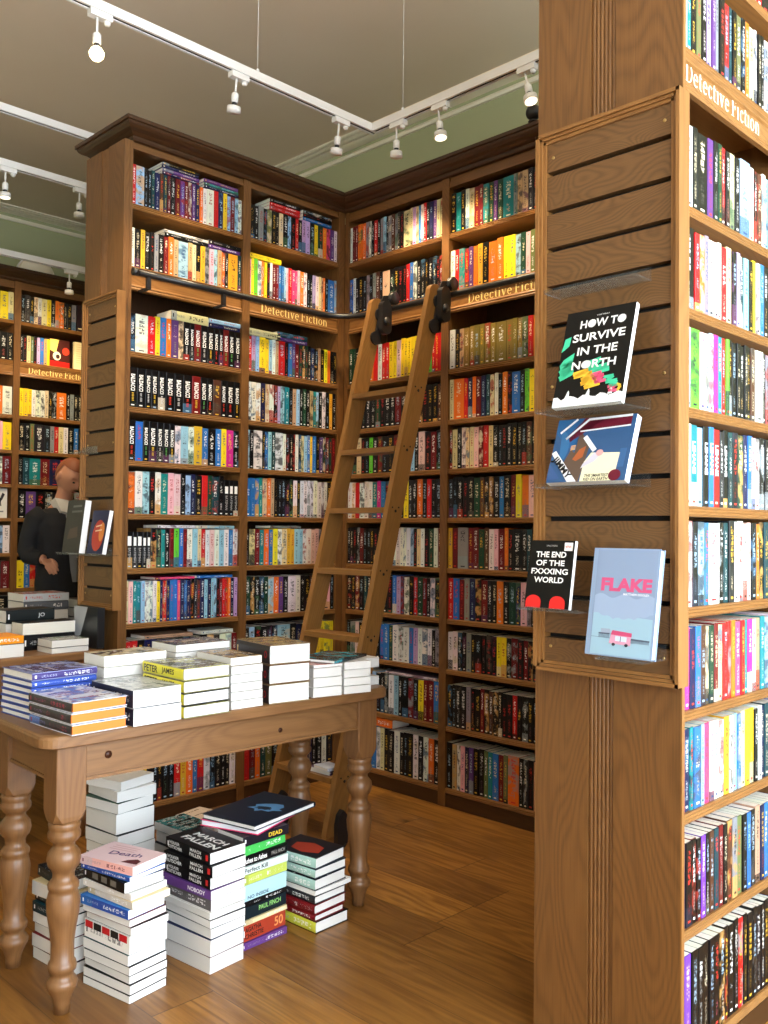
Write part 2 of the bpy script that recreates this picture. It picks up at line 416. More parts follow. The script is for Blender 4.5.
PAGE = (lin((236, 230, 214)), (0, 0, 0), (0, 0, 0))
def page_at(axis, col=None):
    return (col or vary(PAGE[0], .05), (0, 0, 0), (0, 0, 0), axis)

def shelf_book(mc, mp, P, t, h, d, at, axis):
    """P(u,o,z): u along shelf, o outward (spine at 0, back at -d), z up. cover into mc, pages into mp"""
    b = min(.0025, t*.18); w = .0005
    prof = [(0, -d), (0, -b), (b*.3, -b*.3), (b, 0), (t-b, 0), (t-b*.3, -b*.3), (t, -b), (t, -d), (t-w, -d), (t-w, -b-.0006), (w, -b-.0006), (w, -d)]
    n = len(prof)
    V = [P(p, q, 0) for p, q in prof]+[P(p, q, h) for p, q in prof]
    F, U = [], []
    for i in range(n):
        j = (i+1) % n; F.append((i, j, n+j, n+i))
        if 1 <= i <= 5: U.append([(prof[i][0]/t, 0), (prof[j][0]/t, 0), (prof[j][0]/t, 1), (prof[i][0]/t, 1)])
        else: U.append([(-1, -1)]*4)
    F.append((0, 11, 10, 9, 8, 7, 6, 5, 4, 3, 2, 1)); U.append([(-1, -1)]*12)
    F.append(tuple(n+i for i in range(12))); U.append([(-1, -1)]*12)
    mc.poly(V, F, M['cover'], U, at)
    x0, x1, y0, y1, z0, z1 = w+.0002, t-w-.0002, -d+.0015, -b-.001, .0004, h-.0003
    V = [P(x, y, z) for x in (x0, x1) for y in (y0, y1) for z in (z0, z1)]
    mp.poly(V, [(0, 1, 3, 2), (4, 6, 7, 5), (0, 4, 5, 1), (2, 3, 7, 6), (0, 2, 6, 4), (1, 5, 7, 3)], M['pages'], None, page_at(axis))

def ordn(i):
    a = ['first', 'second', 'third', 'fourth', 'fifth', 'sixth', 'seventh', 'eighth', 'ninth', 'tenth', 'eleventh', 'twelfth', 'thirteenth', 'fourteenth', 'fifteenth', 'sixteenth', 'seventeenth', 'eighteenth', 'nineteenth', 'twentieth']
    return a[i] if i < 20 else ('thirtieth' if i == 29 else ('twenty-' if i < 29 else 'thirty-')+a[(i-20) % 10])

_S = MB(); STUFF = (_S, _S)
class Face:
    """a bookcase front: u runs along it, o points out of it"""
    def __init__(s, org, ud, od): s.o, s.u, s.n = Vector(org), Vector(ud), Vector(od)
    def P(s, u, o, z): return tuple(s.o+s.u*u+s.n*o+Vector((0, 0, z)))
    def axis_u(s): return (0.0, abs(s.u.y), abs(s.u.x))

def book_text(face, u, t, z, h, code):
    """real lettering on spines that can be read in the photo"""
    mb = MB(); ex = Vector((0, 0, -1)); ey = face.u
    def T(txt, m, zc, w, hh, bold=.02): put_text(mb, txt, m, face.P(u+t*.5, .0004, z+zc), ex, ey, w, hh, bold)
    if code in 'Dd':
        T('BALDACCI', M['white_ink'], h*.62, h*.42, t*.52, .03)
        T(rnd.choice(['|||| |||', '||| ||||', '||||||']), flat(rnd.choice([(210, 60, 40), (220, 180, 60), (200, 200, 200), (90, 160, 90)])), h*.26, h*.2, t*.25, .02)
    elif code == 'E':
        T('BATEMAN', flat((186, 186, 186)), h*.36, h*.4, t*.42, .0)
        a = face.P(u+t*.18, .0004, z+h*.62); zz = Vector((0, 0, h*.24*rnd.uniform(.8, 1.1))); w = face.u*(t*.6)
        mb.face([a, Vector(a)+w, Vector(a)+w+zz, Vector(a)+zz], M['white_ink'])
    elif code == 'L':
        T('LEHANE', M['white_ink'], h*.6, h*.4, t*.5, .03)
    return mb

NBOOK = [0]
def shelf_row(face, z, u0, u1, codes, h, where=None, group=None, d=.128, inset=.010, jit=.008, text='', thick=None, fromword='post'):
    toks = codes.split(); n = len(toks)
    wts = [(2.1 if len(c) > 1 and c[1] == '2' else 1.0)*rnd.uniform(.78, 1.25) for c in toks]
    tot = sum(wts); L = u1-u0-.003; u = u0+.0015
    for i, c in enumerate(toks):
        t = wts[i]/tot*L; code = c[0]; hh = h-rnd.random()*jit if code not in 'Dd' else h
        if len(c) > 1 and c[-1] == '-': hh = h*.9
        read = code in 'DdE' or (len(c) > 1 and c[-1] == 'L')
        at = style(code, t, hh, not read)
        du = u; ins = inset+rnd.random()*.004
        Pf = lambda p, q, zz, du=du, ins=ins: face.P(du+.0003+p, q-ins, z+.0006+zz)
        tt = t-.0007
        if where is None:
            shelf_book(STUFF[0], STUFF[1], Pf, tt, hh, d, at, face.axis_u())
            if read: TXT_ADD(face, du, tt, z, hh, code if code in 'DdE' else 'L', ins)
        else:
            org = Vector(face.P(du+tt/2, -ins-d/2, z+.0006))
            mc, mp = MB(), MB()
            shelf_book(mc, mp, Pf, tt, hh, d, at, face.axis_u())
            o = mc.build('paperback', None, org)
            tag(o, '%s-spined paperback, %s from the %s, %s' % (CN[code], ordn(i), fromword, where), 'book', group)
            mp.build('page_block', o)
            if read:
                f2 = Face(face.o-face.n*ins, face.u, face.n)
                book_text(f2, du+.0003, tt, z+.0006, hh, code if code in 'DdE' else 'L').build('lettering', o)
            NBOOK[0] += 1
        u += t

def TXT_ADD(face, du, tt, z, hh, code, ins):
    f2 = Face(face.o-face.n*ins, face.u, face.n)
    m = book_text(f2, du+.0003, tt, z+.0006, hh, code)
    b = len(STUFF[0].v); STUFF[0].v += m.v
    for f, uv, mi, sm in zip(m.f, m.uv, m.mi, m.sm):
        STUFF[0].f.append(tuple(b+i for i in f)); STUFF[0].uv.append(uv); STUFF[0].mi.append(STUFF[0].mat(m.mats[mi])); STUFF[0].at.append(None); STUFF[0].sm.append(sm)

def flat_row(face, z, u0, colors, L=.198, W=.128, t=.022, where=None, group=None, inset=.012):
    """books lying on top of a row, spine outwards"""
    for i, c in enumerate(colors):
        tt = t*rnd.uniform(.8, 1.15); du = u0+rnd.uniform(-.004, .004); zz = z+.0006
        Pf = lambda p, q, hh, du=du, zz=zz: face.P(du+hh, q-inset, zz+p)
        at = style(c, tt, L)
        if where is None: shelf_book(STUFF[0], STUFF[1], Pf, tt, L, W, at, (1, 0, 0))
        else:
            org = Vector(face.P(du+L/2, -inset-W/2, zz)); mc, mp = MB(), MB()
            shelf_book(mc, mp, Pf, tt, L, W, at, (1, 0, 0))
            o = mc.build('paperback', None, org)
            tag(o, '%s paperback lying flat, %s up, %s' % (CN[c], ordn(i), where), 'book', group)
            mp.build('page_block', o); NBOOK[0] += 1
        z += tt+.0012

# ================================================================== ROOM
X0, X1, Y0, Y1, ZC = -7.5, 1.9, -2.6, 4.2, 3.95
m = MB(); m.face([(X0-.2, Y0-.2, 0), (X1+.2, Y0-.2, 0), (X1+.2, Y1+.2, 0), (X0-.2, Y1+.2, 0)], M['floor'])
m.box(X0-.2, X1+.2, Y0-.2, Y1+.2, -.12, -.002, M['oak_dark']); struct(m, 'floor')
m = MB(); m.box(X0-.2, X1+.2, Y0-.2, Y1+.2, ZC, ZC+.12, M['ceiling']); struct(m, 'ceiling')
m = MB(); m.box(X0-.15, X1+.15, Y1, Y1+.15, 0, ZC, M['wall_green']); m.box(X0, X1, 3.66, Y1-.001, 0, 3.08, M['wall_green']); struct(m, 'wall_back')
m = MB(); m.box(X0-.15, X0, Y0, Y1, 0, ZC, M['wall_green']); m.box(X0+.001, -6.63, Y0, 3.659, 0, 3.08, M['wall_green']); struct(m, 'wall_left')
m = MB(); m.box(X0-.15, X1+.15, Y0-.15, Y0, 0, ZC, M['coving']); struct(m, 'wall_front')
# window wall on the street side: low plinth, head, piers
m = MB()
m.box(X1, X1+.15, Y0, Y1, 0, .45, M['coving']); m.box(X1, X1+.15, Y0, Y1, 3.25, ZC, M['coving'])
for a, b in ((Y0, -1.35), (.55, .75), (3.5, Y1)): m.box(X1, X1+.15, a, b, .45, 3.25, M['coving'])  # first pier, out of view, widened to keep daylight off the back bookcase
struct(m, 'wall_right')
for i, (a, b) in enumerate(((-1.35, .55), (.75, 3.5))):
    m = MB()
    for y in (a, (a+b)/2-.02, b-.05): m.box(X1+.03, X1+.1, y, y+.05, .45, 3.25, M['oak_dark'])
    for z in (.45, 2.5, 3.2): m.box(X1+.03, X1+.1, a, b, z, z+.05, M['oak_dark'])
    struct(m, 'window_%d' % (i+1))
# coving: two moulded bands at the head of the walls
def coving(mb, place, a, b):
    for prof in ([(0, 3.87), (.02, 3.87), (.024, 3.885), (.016, 3.90), (0, 3.904)],
                 [(.0, ZC-.001), (.0, ZC-.02), (.05, ZC-.018), (.075, ZC-.014), (.075, ZC-.001)],
                 [(.09, ZC-.001), (.09, ZC-.013), (.105, ZC-.018), (.125, ZC-.013), (.125, ZC-.001)],
                 [(.14, ZC-.001), (.14, ZC-.011), (.15, ZC-.015), (.165, ZC-.011), (.165, ZC-.001)]):
        mb.prism(prof, a, b, M['coving'], place)
m = MB(); coving(m, lambda p, q, t: (t, Y1-.001-p, q), X0, X1); struct(m, 'trim_1')
m = MB(); coving(m, lambda p, q, t: (X0+.001+p, t, q), Y0, Y1-.17); struct(m, 'trim_2')

# ================================================================== BOOKCASES
Z = {-1: 2.492, 0: 2.774, 1: 2.112, 2: 1.865, 3: 1.626, 4: 1.389, 5: 1.146, 6: .901, 7: .659, 8: .385, 9: .09}
REED = [(0, 0), (0, -.001), (.004, -.004), (.001, -.0075), (.001, -.0085), (.004, -.012), (.001, -.0155), (.001, -.0165), (.004, -.020), (.001, -.0235), (0, -.025), (-.27, -.025), (-.27, 0)]
def shelves(root, face, u0, u1, depth):
    for k, z in Z.items():
        mb = MB(); pr = [(p if p > -.2 else -depth+.02, q) for p, q in REED]
        mb.prism(pr, u0+.0005, u1-.0005, M['oak_shelf'], lambda p, q, t, z=z: face.P(t, p-.006, z+q))
        mb.build('shelf', root)

def sign(root, face, u0, u1, text=None, tu=None, cap=.046, letter=None):
    mb = MB()
    prof = [(-.02, 2.466), (-.006, 2.466), (-.006, 2.46), (-.012, 2.456), (-.012, 2.414), (-.006, 2.409), (-.003, 2.404), (-.006, 2.399), (-.003, 2.393), (-.006, 2.387), (-.02, 2.387)]
    mb.prism(prof, u0+.0005, u1-.0005, M['oak_shelf'], lambda p, q, t: face.P(t, p, q))
    o = mb.build('sign_board', root)
    if text:
        tb = MB(); cp = cap
        serif_text(tb, text, letter or M['gold_letter'], face.P(tu[0], -.0112, 2.4155), face.u*((tu[1]-tu[0])/(serif_len(text)*cp)), (0, 0, 1), cp)
        tb.build('lettering', o)

def sweep(mb, prof, path, m, segs):
    """profile (out, z) along a 2D path with mitres; out is to the right-hand side of travel"""
    N = []
    for i, p in enumerate(path):
        ds = []
        for a, b in ((i-1, i), (i, i+1)):
            if 0 <= a and b < len(path):
                d = (Vector(path[b])-Vector(path[a])).normalized(); ds.append(Vector((d.y, -d.x)))
        v = ds[0] if len(ds) == 1 else (ds[0]+ds[1])/(1+ds[0].dot(ds[1]))
        N.append(v)
    for sgm in segs:
        a, b = Vector(path[sgm]), Vector(path[sgm+1]); n = len(prof)
        V = [(a.x+N[sgm].x*p, a.y+N[sgm].y*p, z) for p, z in prof]+[(b.x+N[sgm+1].x*p, b.y+N[sgm+1].y*p, z) for p, z in prof]
        F, U = [], []; L = (b-a).length; ov = rnd.random()*9; s0 = 0
        for i in range(n):
            j = (i+1) % n; w = math.dist(prof[i], prof[j]); F.append((i, j, n+j, n+i)); U.append([(0, ov+s0), (0, ov+s0+w), (L, ov+s0+w), (L, ov+s0)]); s0 += w
        F += [tuple(range(n))[::-1], tuple(range(n, 2*n))]; U += [[(0, 0)]*n]*2
        mb.poly(V, F, m, U)
CORN = [(0, 3.05), (.008, 3.052), (.012, 3.06), (.012, 3.07), (.02, 3.073), (.032, 3.082), (.05, 3.09), (.06, 3.099), (.064, 3.106), (.064, 3.112), (.072, 3.114), (.072, 3.13), (-.05, 3.13), (-.05, 3.05)]

def reeds(mb, face_place, u, w, z0, z1, n=5):
    step = w/n
    for i in range(n):
        c = u+(i+.5)*step; r = step*.42
        mb.prism([(c+r*math.cos(a), .0+r*math.sin(a)) for a in [math.pi*k/6 for k in range(7)]], z0, z1, M['oak'], lambda p, q, t: face_place(p, q, t))

# ---- bookcase beside the table (faces +X) and its neighbour at the back (faces -Y), meeting in a corner
AX, BY = -3.63, 3.33
fa = Face((AX, 0, 0), (0, 1, 0), (1, 0, 0)); fb = Face((0, BY, 0), (1, 0, 0), (0, -1, 0))
ca = empty('bookcase', (-3.8, 2.68, 0), 'tall dark oak bookcase behind the book table with panelled slatted end', 'bookcase', 'shop bookcases')
m = MB(); m.box(-3.975, AX, 2.012, 2.03, 0, 3.05, M['oak'])
m.box(-3.982, -3.835, 2.004, 2.012, 0, 3.05, M['oak'], 2); m.box(-3.77, AX, 2.004, 2.012, 0, 3.05, M['oak'], 2)
reeds(m, lambda p, q, t: (p, 2.011-q, t), -3.833, .061, 0, 3.05); m.build('end_panel', ca)
m = MB(); m.box(-3.975, -3.955, 2.031, 3.64, 0, 3.05, M['oak_dark'], 2); m.build('back_panel', ca)
for a, b in ((2.031, 2.046), (2.651, 2.695), (3.285, 3.328)):
    m = MB(); m.box(-3.95, AX, a, b, 0, 3.05, M['oak'], 2); m.build('upright', ca)
for a, b in ((2.046, 2.651), (2.695, 3.285)):
    shelves(ca, fa, a, b, .32)
    m = MB(); m.box(-3.95, -3.64, a+.0005, b-.0005, 3.03, 3.05, M['oak'], 1); m.build('top_board', ca)
    m = MB(); m.box(-3.67, AX-.004, a+.0005, b-.0005, 3.018, 3.0295, M['oak'], 1); m.build('head_rail', ca)
sign(ca, fa, 2.046, 2.651); sign(ca, fa, 2.695, 3.285, 'Detective Fiction', (2.772, 3.219))
m = MB(); m.box(-3.66, AX-.005, 2.0465, 3.2845, 0, .064, M['oak_dark'], 1); m.build('plinth', ca)
cb = empty('bookcase', (-2.9, 3.48, 0), 'tall oak bookcase on the back wall with the ladder leaning on it', 'bookcase', 'shop bookcases')
bu = [(-3.602, -2.929), (-2.884, -2.21), (-2.165, -1.49)]
for a, b in ((-3.6295, -3.602), (-2.929, -2.884), (-2.21, -2.165), (-1.49, -1.432)):
    m = MB(); m.box(a, b, BY, 3.63, 0, 3.05, M['oak'], 2); m.build('upright', cb)
m = MB(); m.box(-3.6, -1.432, 3.632, 3.648, 0, 3.05, M['oak_dark'], 2); m.build('back_panel', cb)
for i, (a, b) in enumerate(bu):
    shelves(cb, fb, a, b, .28)
    m = MB(); m.box(a+.0005, b-.0005, BY+.01, 3.63, 3.03, 3.05, M['oak'], 0); m.build('top_board', cb)
    m = MB(); m.box(a+.0005, b-.0005, BY+.004, BY+.04, 3.0, 3.0295, M['oak'], 0); m.build('head_rail', cb)
    m = MB(); m.box(a+.0005, b-.0005, BY+.005, BY+.03, 0, .064, M['oak_dark'], 0); m.build('plinth', cb)
    sign(cb, fb, a, b, 'Detective Fiction' if i == 1 else None, (-2.77, -2.30))
path = [(-3.985, 2.05), (AX, 2.05), (AX, BY), (-1.432, BY)]
path = [(-3.983, 3.64), (-3.983, 2.05)] + path[1:]
m = MB(); sweep(m, CORN, path, M['oak_dark'], (0, 1, 2)); m.build('cornice', ca)
m = MB(); sweep(m, CORN, path, M['oak_dark'], (3,)); m.build('cornice', cb)

# ---- pillar bookcase (faces +X) with the end panel
RX = -1.008; fr = Face((RX, 0, 0), (0, 1, 0), (1, 0, 0))
cr = empty('bookcase', (-1.21, 2.3, 0), 'oak bookcase nearest the window with a slatted display on its wide end', 'bookcase', 'shop bookcases')
m = MB(); m.box(-1.4235, RX-.004, 2.0145, 2.0215, 0, 3.05, M['oak'])
m.box(-1.4235, -1.262, 2.0085, 2.0142, 0, 3.05, M['oak'], 2); m.box(-1.19, RX-.004, 2.0085, 2.0142, 0, 3.05, M['oak'], 2)
reeds(m, lambda p, q, t: (p, 2.0143-q*.7, t), -1.26, .068, 0, 3.05, 6); m.build('end_panel', cr)
m = MB(); m.box(RX-.0035, RX, 2.008, 2.0215, 0, 3.05, M['oak_shelf'], 2); m.build('front_edge', cr)
m = MB(); m.box(-1.225, -1.21, 2.022, 3.64, 0, 3.05, M['oak'], 2); m.box(-1.4235, -1.412, 2.022, 3.64, 0, 3.05, M['oak'], 2); m.build('back_panel', cr)
for a, b in ((2.655, 2.70), (3.325, 3.64)):
    m = MB(); m.box(-1.411, RX, a, b, 0, 3.05, M['oak'], 2); m.build('upright', cr)
shelves(cr, fr, 2.022, 2.655, .2); shelves(cr, fr, 2.70, 3.325, .2)
sign(cr, fr, 2.022, 2.655, 'Detective Fiction', (2.042, 2.477), .05, flat((255, 246, 214)))  # letters paler than the other gold signs: strong daylight put into their colour
m = MB(); m.box(RX-.03, RX-.005, 2.0225, 2.6545, 0, .064, M['oak_dark'], 1); m.build('plinth', cr)
m = MB(); m.box(-1.42, RX-.004, 2.022, 3.64, 3.03, 3.05, M['oak'], 1); m.build('top_board', cr)
m = MB(); sweep(m, CORN, [(-1.4235, 3.24), (-1.4235, 2.0085), (RX, 2.0085), (RX, 3.64)], M['oak_dark'], (0, 1, 2)); m.build('cornice', cr)

# ---- far bookcase on the left wall
FX = -6.3; ff = Face((FX, 0, 0), (0, 1, 0), (1, 0, 0))
cf = empty('bookcase', (-6.45, 2.6, 0), 'oak bookcase on the far green wall behind the person', 'bookcase', 'shop bookcases')
fu = [(2.06, 2.652), (2.698, 3.29)]
for a, b in ((2.015, 2.06), (2.652, 2.698), (3.29, 3.335)):
    m = MB(); m.box(-6.6, FX, a, b, 0, 3.05, M['oak'], 2); m.build('upright', cf)
m = MB(); m.box(-6.615, -6.602, 2.015, 3.335, 0, 3.05, M['oak_dark'], 2); m.build('back_panel', cf)
for i, (a, b) in enumerate(fu):
    shelves(cf, ff, a, b, .29)
    m = MB(); m.box(-6.6, FX-.01, a+.0005, b-.0005, 3.0, 3.05, M['oak'], 1); m.build('top_board', cf)
    sign(cf, ff, a, b, 'Detective Fiction' if i == 1 else None, (2.76, 3.22))
    m = MB(); m.box(FX-.03, FX-.005, a+.0005, b-.0005, 0, .064, M['oak_dark'], 1); m.build('plinth', cf)
m = MB(); sweep(m, CORN, [(FX, 2.015), (FX, 3.335)], M['oak_dark'], (0,)); m.build('cornice', cf)

# ================================================================== SHELF BOOKS
wa = 'bookcase behind table'
ga = 'paperbacks in the bookcase behind the table'
def A1(k, codes, h, where, **kw): shelf_row(fa, Z[k], 2.046, 2.651, codes, h, where and where+', '+wa, where and ga, fromword='end panel', **kw)
A1(0, 'r l2 k k T B n T R k R p R R p B o w w2 r B y l R l w', .178, 'topmost shelf')
flat_row(fa, Z[0]+.1785, 2.20, 'BpBk', where='topmost shelf, '+wa, group=ga, t=.013); flat_row(fa, Z[0]+.1785, 2.43, 'Btp', where='topmost shelf, right end, '+wa, group=ga, t=.014)
A1(-1, 'w k m k k g k R o s l2 s c k m g q l s o k m2 T', .178, 'shelf above rail')
flat_row(fa, Z[-1]+.1785, 2.22, 'kw', L=.235, where='shelf above rail, '+wa, group=ga, t=.015); flat_row(fa, Z[-1]+.1785, 2.46, 'pk', L=.185, where='shelf above rail, right end, '+wa, group=ga, t=.02)
A1(1, 'k w2 r y b o p c D D d D D D D d D D', .178, 'first shelf under rail')
flat_row(fa, Z[1]+.1785, 2.26, 'c', L=.2, t=.04, where='first shelf under rail, '+wa, group=ga); flat_row(fa, Z[1]+.1785, 2.465, 'Bl', L=.18, t=.02, where='first shelf under rail, right end, '+wa, group=ga)
A1(2, 'D D D D D D D D d D D n D D D', .178, 'second shelf under rail')
A1(3, 'D b D D D D D w l w m b k b y M k', .182, 'third shelf under rail')
A1(4, 'o w l k w t q q k l B k r G T k E- E- E-', .192, 'fourth shelf under rail')
A1(5, 'E- E- E- E- E- k k t k R e b R w l c r w q w l w b w', .180, 'fifth shelf under rail')
flat_row(fa, Z[5]+.1805, 2.2, 'w', L=.2, t=.014, where='fifth shelf under rail, '+wa, group=ga); flat_row(fa, Z[5]+.1805, 2.43, 'l', L=.2, t=.014, where='fifth shelf under rail, right end, '+wa, group=ga)
A1(6, 'c q t t l w w w y B r B b b P B b B k K n B l B l l k R r r o B v', .190, 'sixth shelf under rail')
flat_row(fa, Z[6]+.1905, 2.19, 'P', L=.21, t=.012, where='sixth shelf under rail, '+wa, group=ga); flat_row(fa, Z[6]+.1905, 2.42, 'b', L=.2, t=.012, where='sixth shelf under rail, right end, '+wa, group=ga)
A1(7, 'r r k B B B k k k k k k k c k w w R', .165, None); flat_row(fa, Z[7]+.1655, 2.15, 's', L=.25, t=.015); flat_row(fa, Z[7]+.1655, 2.45, 'w', L=.18, t=.02)
A1(8, 'k w k r b k k c k k B k g k k R k w k', .19, None)
A1(9, 'v q k y k k k k k r m o b r w k k k k w', .22, None)
def A2(k, codes, h): shelf_row(fa, Z[k], 2.695, 3.285, codes, h)
A2(0, 'k k g k a k k c k l k r k v v k y G o P p w', .175); flat_row(fa, Z[0]+.1755, 2.82, 'rrk', t=.018); flat_row(fa, Z[0]+.1755, 3.04, 'bkk', t=.018)
A2(-1, 'q y e w o y k w R R b b l q r P P q o w k k v w c s o k b2 l', .185); flat_row(fa, Z[-1]+.1855, 2.70, 'y', t=.025)
A2(1, 'r v l y2 y l w s r2 k b p R G k G k B k s k y o k k', .178); flat_row(fa, Z[1]+.1785, 2.70, 'c', t=.035); flat_row(fa, Z[1]+.1785, 2.88, 'pT', t=.022)
A2(2, 'w w w B s w k v l t k s l k G k s t l k w k m k', .196)
A2(3, 'l k w2 k b l T w2 w k k k w k c l b y b k p G R G R', .196)
A2(4, 'b b b t c o s k k k k k w k w w w w w w w w k m', .196)
A2(5, 'k c R t o b y w c m m l l w w q q g a m m', .185); flat_row(fa, Z[5]+.1855, 2.85, 'g', t=.012)
A2(6, 'G k k k G l o p k w2 w k k n k k q2 k', .19)
A2(7, 'k l k k k k l2 k B k g k y y y y', .185)
A2(8, 'k w k R k b k k w k k k G k R k', .19)
A2(9, 'r R o T a k k k w k R k B k k w k', .22)
def B(i, k, codes, h): shelf_row(fb, Z[k], bu[i][0], bu[i][1], codes, h)
B(0, 0, 'w R R o2 o g w k r k g l k g n g k k c2 c v c b w r k B p c c', .196)
B(0, -1, 'b w k k k g k g n k c2 k k k k r b w k k k k k k k', .196)
B(0, 1, 'G G k k n r o r w r r y y q y y y y y w w c e r r r', .196)
B(0, 2, 'o k k k k k G k k k R k k k k k k k n', .19)
B(0, 3, 'k k c k k e k R k k R k k l k q k R k', .196)
B(0, 4, 'w w r w w w t M b k k G k y K k o k r k k', .196)
B(0, 5, 'k k k k R k k k k k k e w w w w w w l k c w k G w R', .196)
B(0, 6, 'k k R k T k k k n k k b v R w k r G R k w k', .196)
B(0, 7, 'k g q k e v k k b b T w w w b v w w w k g', .185)
B(0, 8, 'k k k w k k l k k k w l k k R k y R R b', .205); flat_row(fb, Z[8]+.2055, -3.3, 'w', L=.35, t=.012)
B(0, 9, 'k k w k k k b w c k k w k k k w k w o k', .22); flat_row(fb, Z[9]+.2205, -3.45, 'o', t=.04)
B(1, 0, 'k t k w s R R t G p G t2 g s s K k G g n b k k', .196)
B(1, -1, 'w r t r p o m k o2 o y y l G q a R n k y o', .196)
B(1, 1, 'w k s Y Y Y Y Y Y Y2 Y Y Y a r o b k k G r', .19)
B(1, 2, 'c o2 r B o R B T c w k o k b2 k e y k g k y k r', .196)
B(1, 3, 'k c k w c c q R r c k k k k k k k n k k r2 k k k', .196)
B(1, 4, 'K k k k k G n k n k b k R y o q r k o k r', .196)
B(1, 5, 'm R g2 R R G n w q R o k k2 k T k G k s r2 r', .196)
B(1, 6, 'r b R g B k R k k o k G B q g k R T T k k', .2)
B(1, 7, 'w w k k g k k k k k y y k R k R k k o k R k k', .185)
B(1, 8, 'k k k k g k k R k n k k k k r k k k k k k k c k', .205)
B(1, 9, 'k s w q B p k k a t b R a o2 k K k s k n k t k', .22)
for k in Z: B(2, k, ' '.join(rnd.choice('kkkkRBGgwcoyTbr') for _ in range(20)), .19)
wr = 'pillar bookcase'; gr = 'paperbacks in the window-side bookcase'
def RR(k, codes, h, where, u1=2.54, **kw): shelf_row(fr, Z[k], 2.0235, u1, codes, h, where and where+', '+wr, gr, fromword='slatted end', **kw)
RR(0, 'k k b w y o s w B k w r k', .198, 'shelf highest up')
RR(-1, 'w t k a k v p g k r T k a k o c w k k w', .21, 'shelf above sign')
RR(1, 'B w k k2 p k G r k c k l2 w k n w l', .205, 'first shelf below sign')
RR(2, 'k2 r o g w q w r c k v T l k y w b k', .2, 'second shelf below sign')
RR(3, 'T w e2 q w l M t r e k k k k k k n w2 k g', .2, 'third shelf below sign')
RR(4, 'w wL tL lL kL bL rL K kL T k G B b q w k k', .2, 'fourth shelf below sign')
RR(5, 'l w k l b w2 k T K w w w q k o k T', .21, 'fifth shelf below sign')
RR(6, 'B M B b n c G R c r r o P r t M q s t l', .198, 'sixth shelf below sign')
RR(7, 'M B t b2 l P q w w m w l b c y y k w B T', .2, 'seventh shelf below sign')
RR(8, 'B k k k j k n T R k n g a k b k s B b', .205, 'eighth shelf below sign', d=.175)
RR(9, 'k j k k k k k k k k k r k k k k k k', .235, 'bottom shelf', d=.18)
for k in Z:
    shelf_row(fr, Z[k], 2.548 if k else 2.56, 2.653, 'k w b', .198)
    shelf_row(fr, Z[k], 2.702, 3.323, ' '.join(rnd.choice('kkkBRGgwcoyTbrlP') for _ in range(21)), .2)
def F(i, k, codes, h=.196): shelf_row(ff, Z[k], fu[i][0], fu[i][1]-({0: .175, -1: .372}.get(k, 0) if i == 1 else 0), codes, h)
for k, c in {0: 'k K k c w c y k o o k k g', -1: 'k k c a k v b s y', 1: 'y y y w w w c k k o2 k g k k G r R o', 2: 'k k a K2 K g r c w k b k k k w', 3: 'k T t2 R2 B2 r k y k k y k R', 4: 'k p k k k t k g k k', 5: 'k k k k R r k k g k k', 6: 'y b r B p B b k m c k k', 7: 'k R k w k b k k g k', 8: 'k k k b k k R k w k', 9: 'k k w k R k k k b k k k'}.items(): F(1, k, c)
for k, c in {0: 'k k c k w k k R k k y c', -1: 'k k k g k k k b k k k k', 1: 'k r k w k w k k o w', 2: 'k k b k R k k w q y', 3: 'k g w k k b k w w R', 5: 'k l k w k k k k l w', 6: 'k k R k k g k k G R', 7: 'k w k b k k', 8: 'k k R k k w k', 9: 'k k k k R k'}.items(): F(0, k, c)
shelf_row(ff, Z[4], 2.06, 2.44, 'k g k R k b k w', .196)
tag(STUFF[0].build('shelved_books'), 'paperbacks filling the bookcase on the back wall, the corner and the far wall', 'books', None, 'stuff')

# ================================================================== SLATTED DISPLAY PANELS
def slat_panel(x0, x1, yf, yb, label, tone):
    """panel facing -Y between x0 and x1, front yf, back yb"""
    r = empty('slatwall_panel', ((x0+x1)/2, yb, .965), label, 'display panel')
    m = MB(); fw = .026
    for (a, b, y, z0, z1) in ((x0, x0+.009, yf, .967, 2.364), (x1-.009, x1, yf, .967, 2.364), (x0+.0095, x0+.017, yf+.006, .977, 2.354), (x1-.017, x1-.0095, yf+.006, .977, 2.354), (x0+.0175, x0+fw, yf+.011, .986, 2.345), (x1-fw, x1-.0175, yf+.011, .986, 2.345)):
        m.box(a, b, y, yb, z0, z1, M['oak_shelf'], 2)
    for (o, w, y) in ((0, .009, 0), (.0095, .0075, .006), (.0175, .0085, .011)):
        for z in (.967+o, 2.364-o-w): m.box(x0+o+.0005, x1-o-.0005, yf+y, yb, z, z+w, M['oak_shelf'], 0)
    m.build('frame', r)
    m = MB(); m.box(x0+fw, x1-fw, yb-.008, yb-.001, .993, 2.338, M['black_gap']); m.build('back_board', r)
    edges = [2.338]+[2.258-.1*i for i in range(13)]+[.993]
    for i in range(14):
        a = edges[i] - (.0065 if i else 0); b = edges[i+1] + (.0065 if i < 13 else 0)
        if a-b < .01: continue
        m = MB(); m.box(x0+fw+.001, x1-fw-.001, yf+.016, yb-.012, b, a, tone, 0); m.build('slat', r)
    for (x, z) in ((x0+.045, 2.30), (x1-.045, 2.30), (x0+.045, 1.70), (x1-.045, 1.70), (x0+.045, 1.03), (x1-.045, 1.03)):
        m = MB(); m.lathe([(0, .0045), (.001, .0045), (.0016, .003)], 0, 0, M['brass'], 10, xf=Matrix.Translation((x, yf+.016, z)) @ Matrix.Rotation(R(90), 4, 'X'))
        m.build('screw', r)
    return r
slat_panel(-1.396, -.992, 1.957, 2.0078, 'slatted wooden display panel with four face-out books, on the wide pillar end', M['oak_slat'])
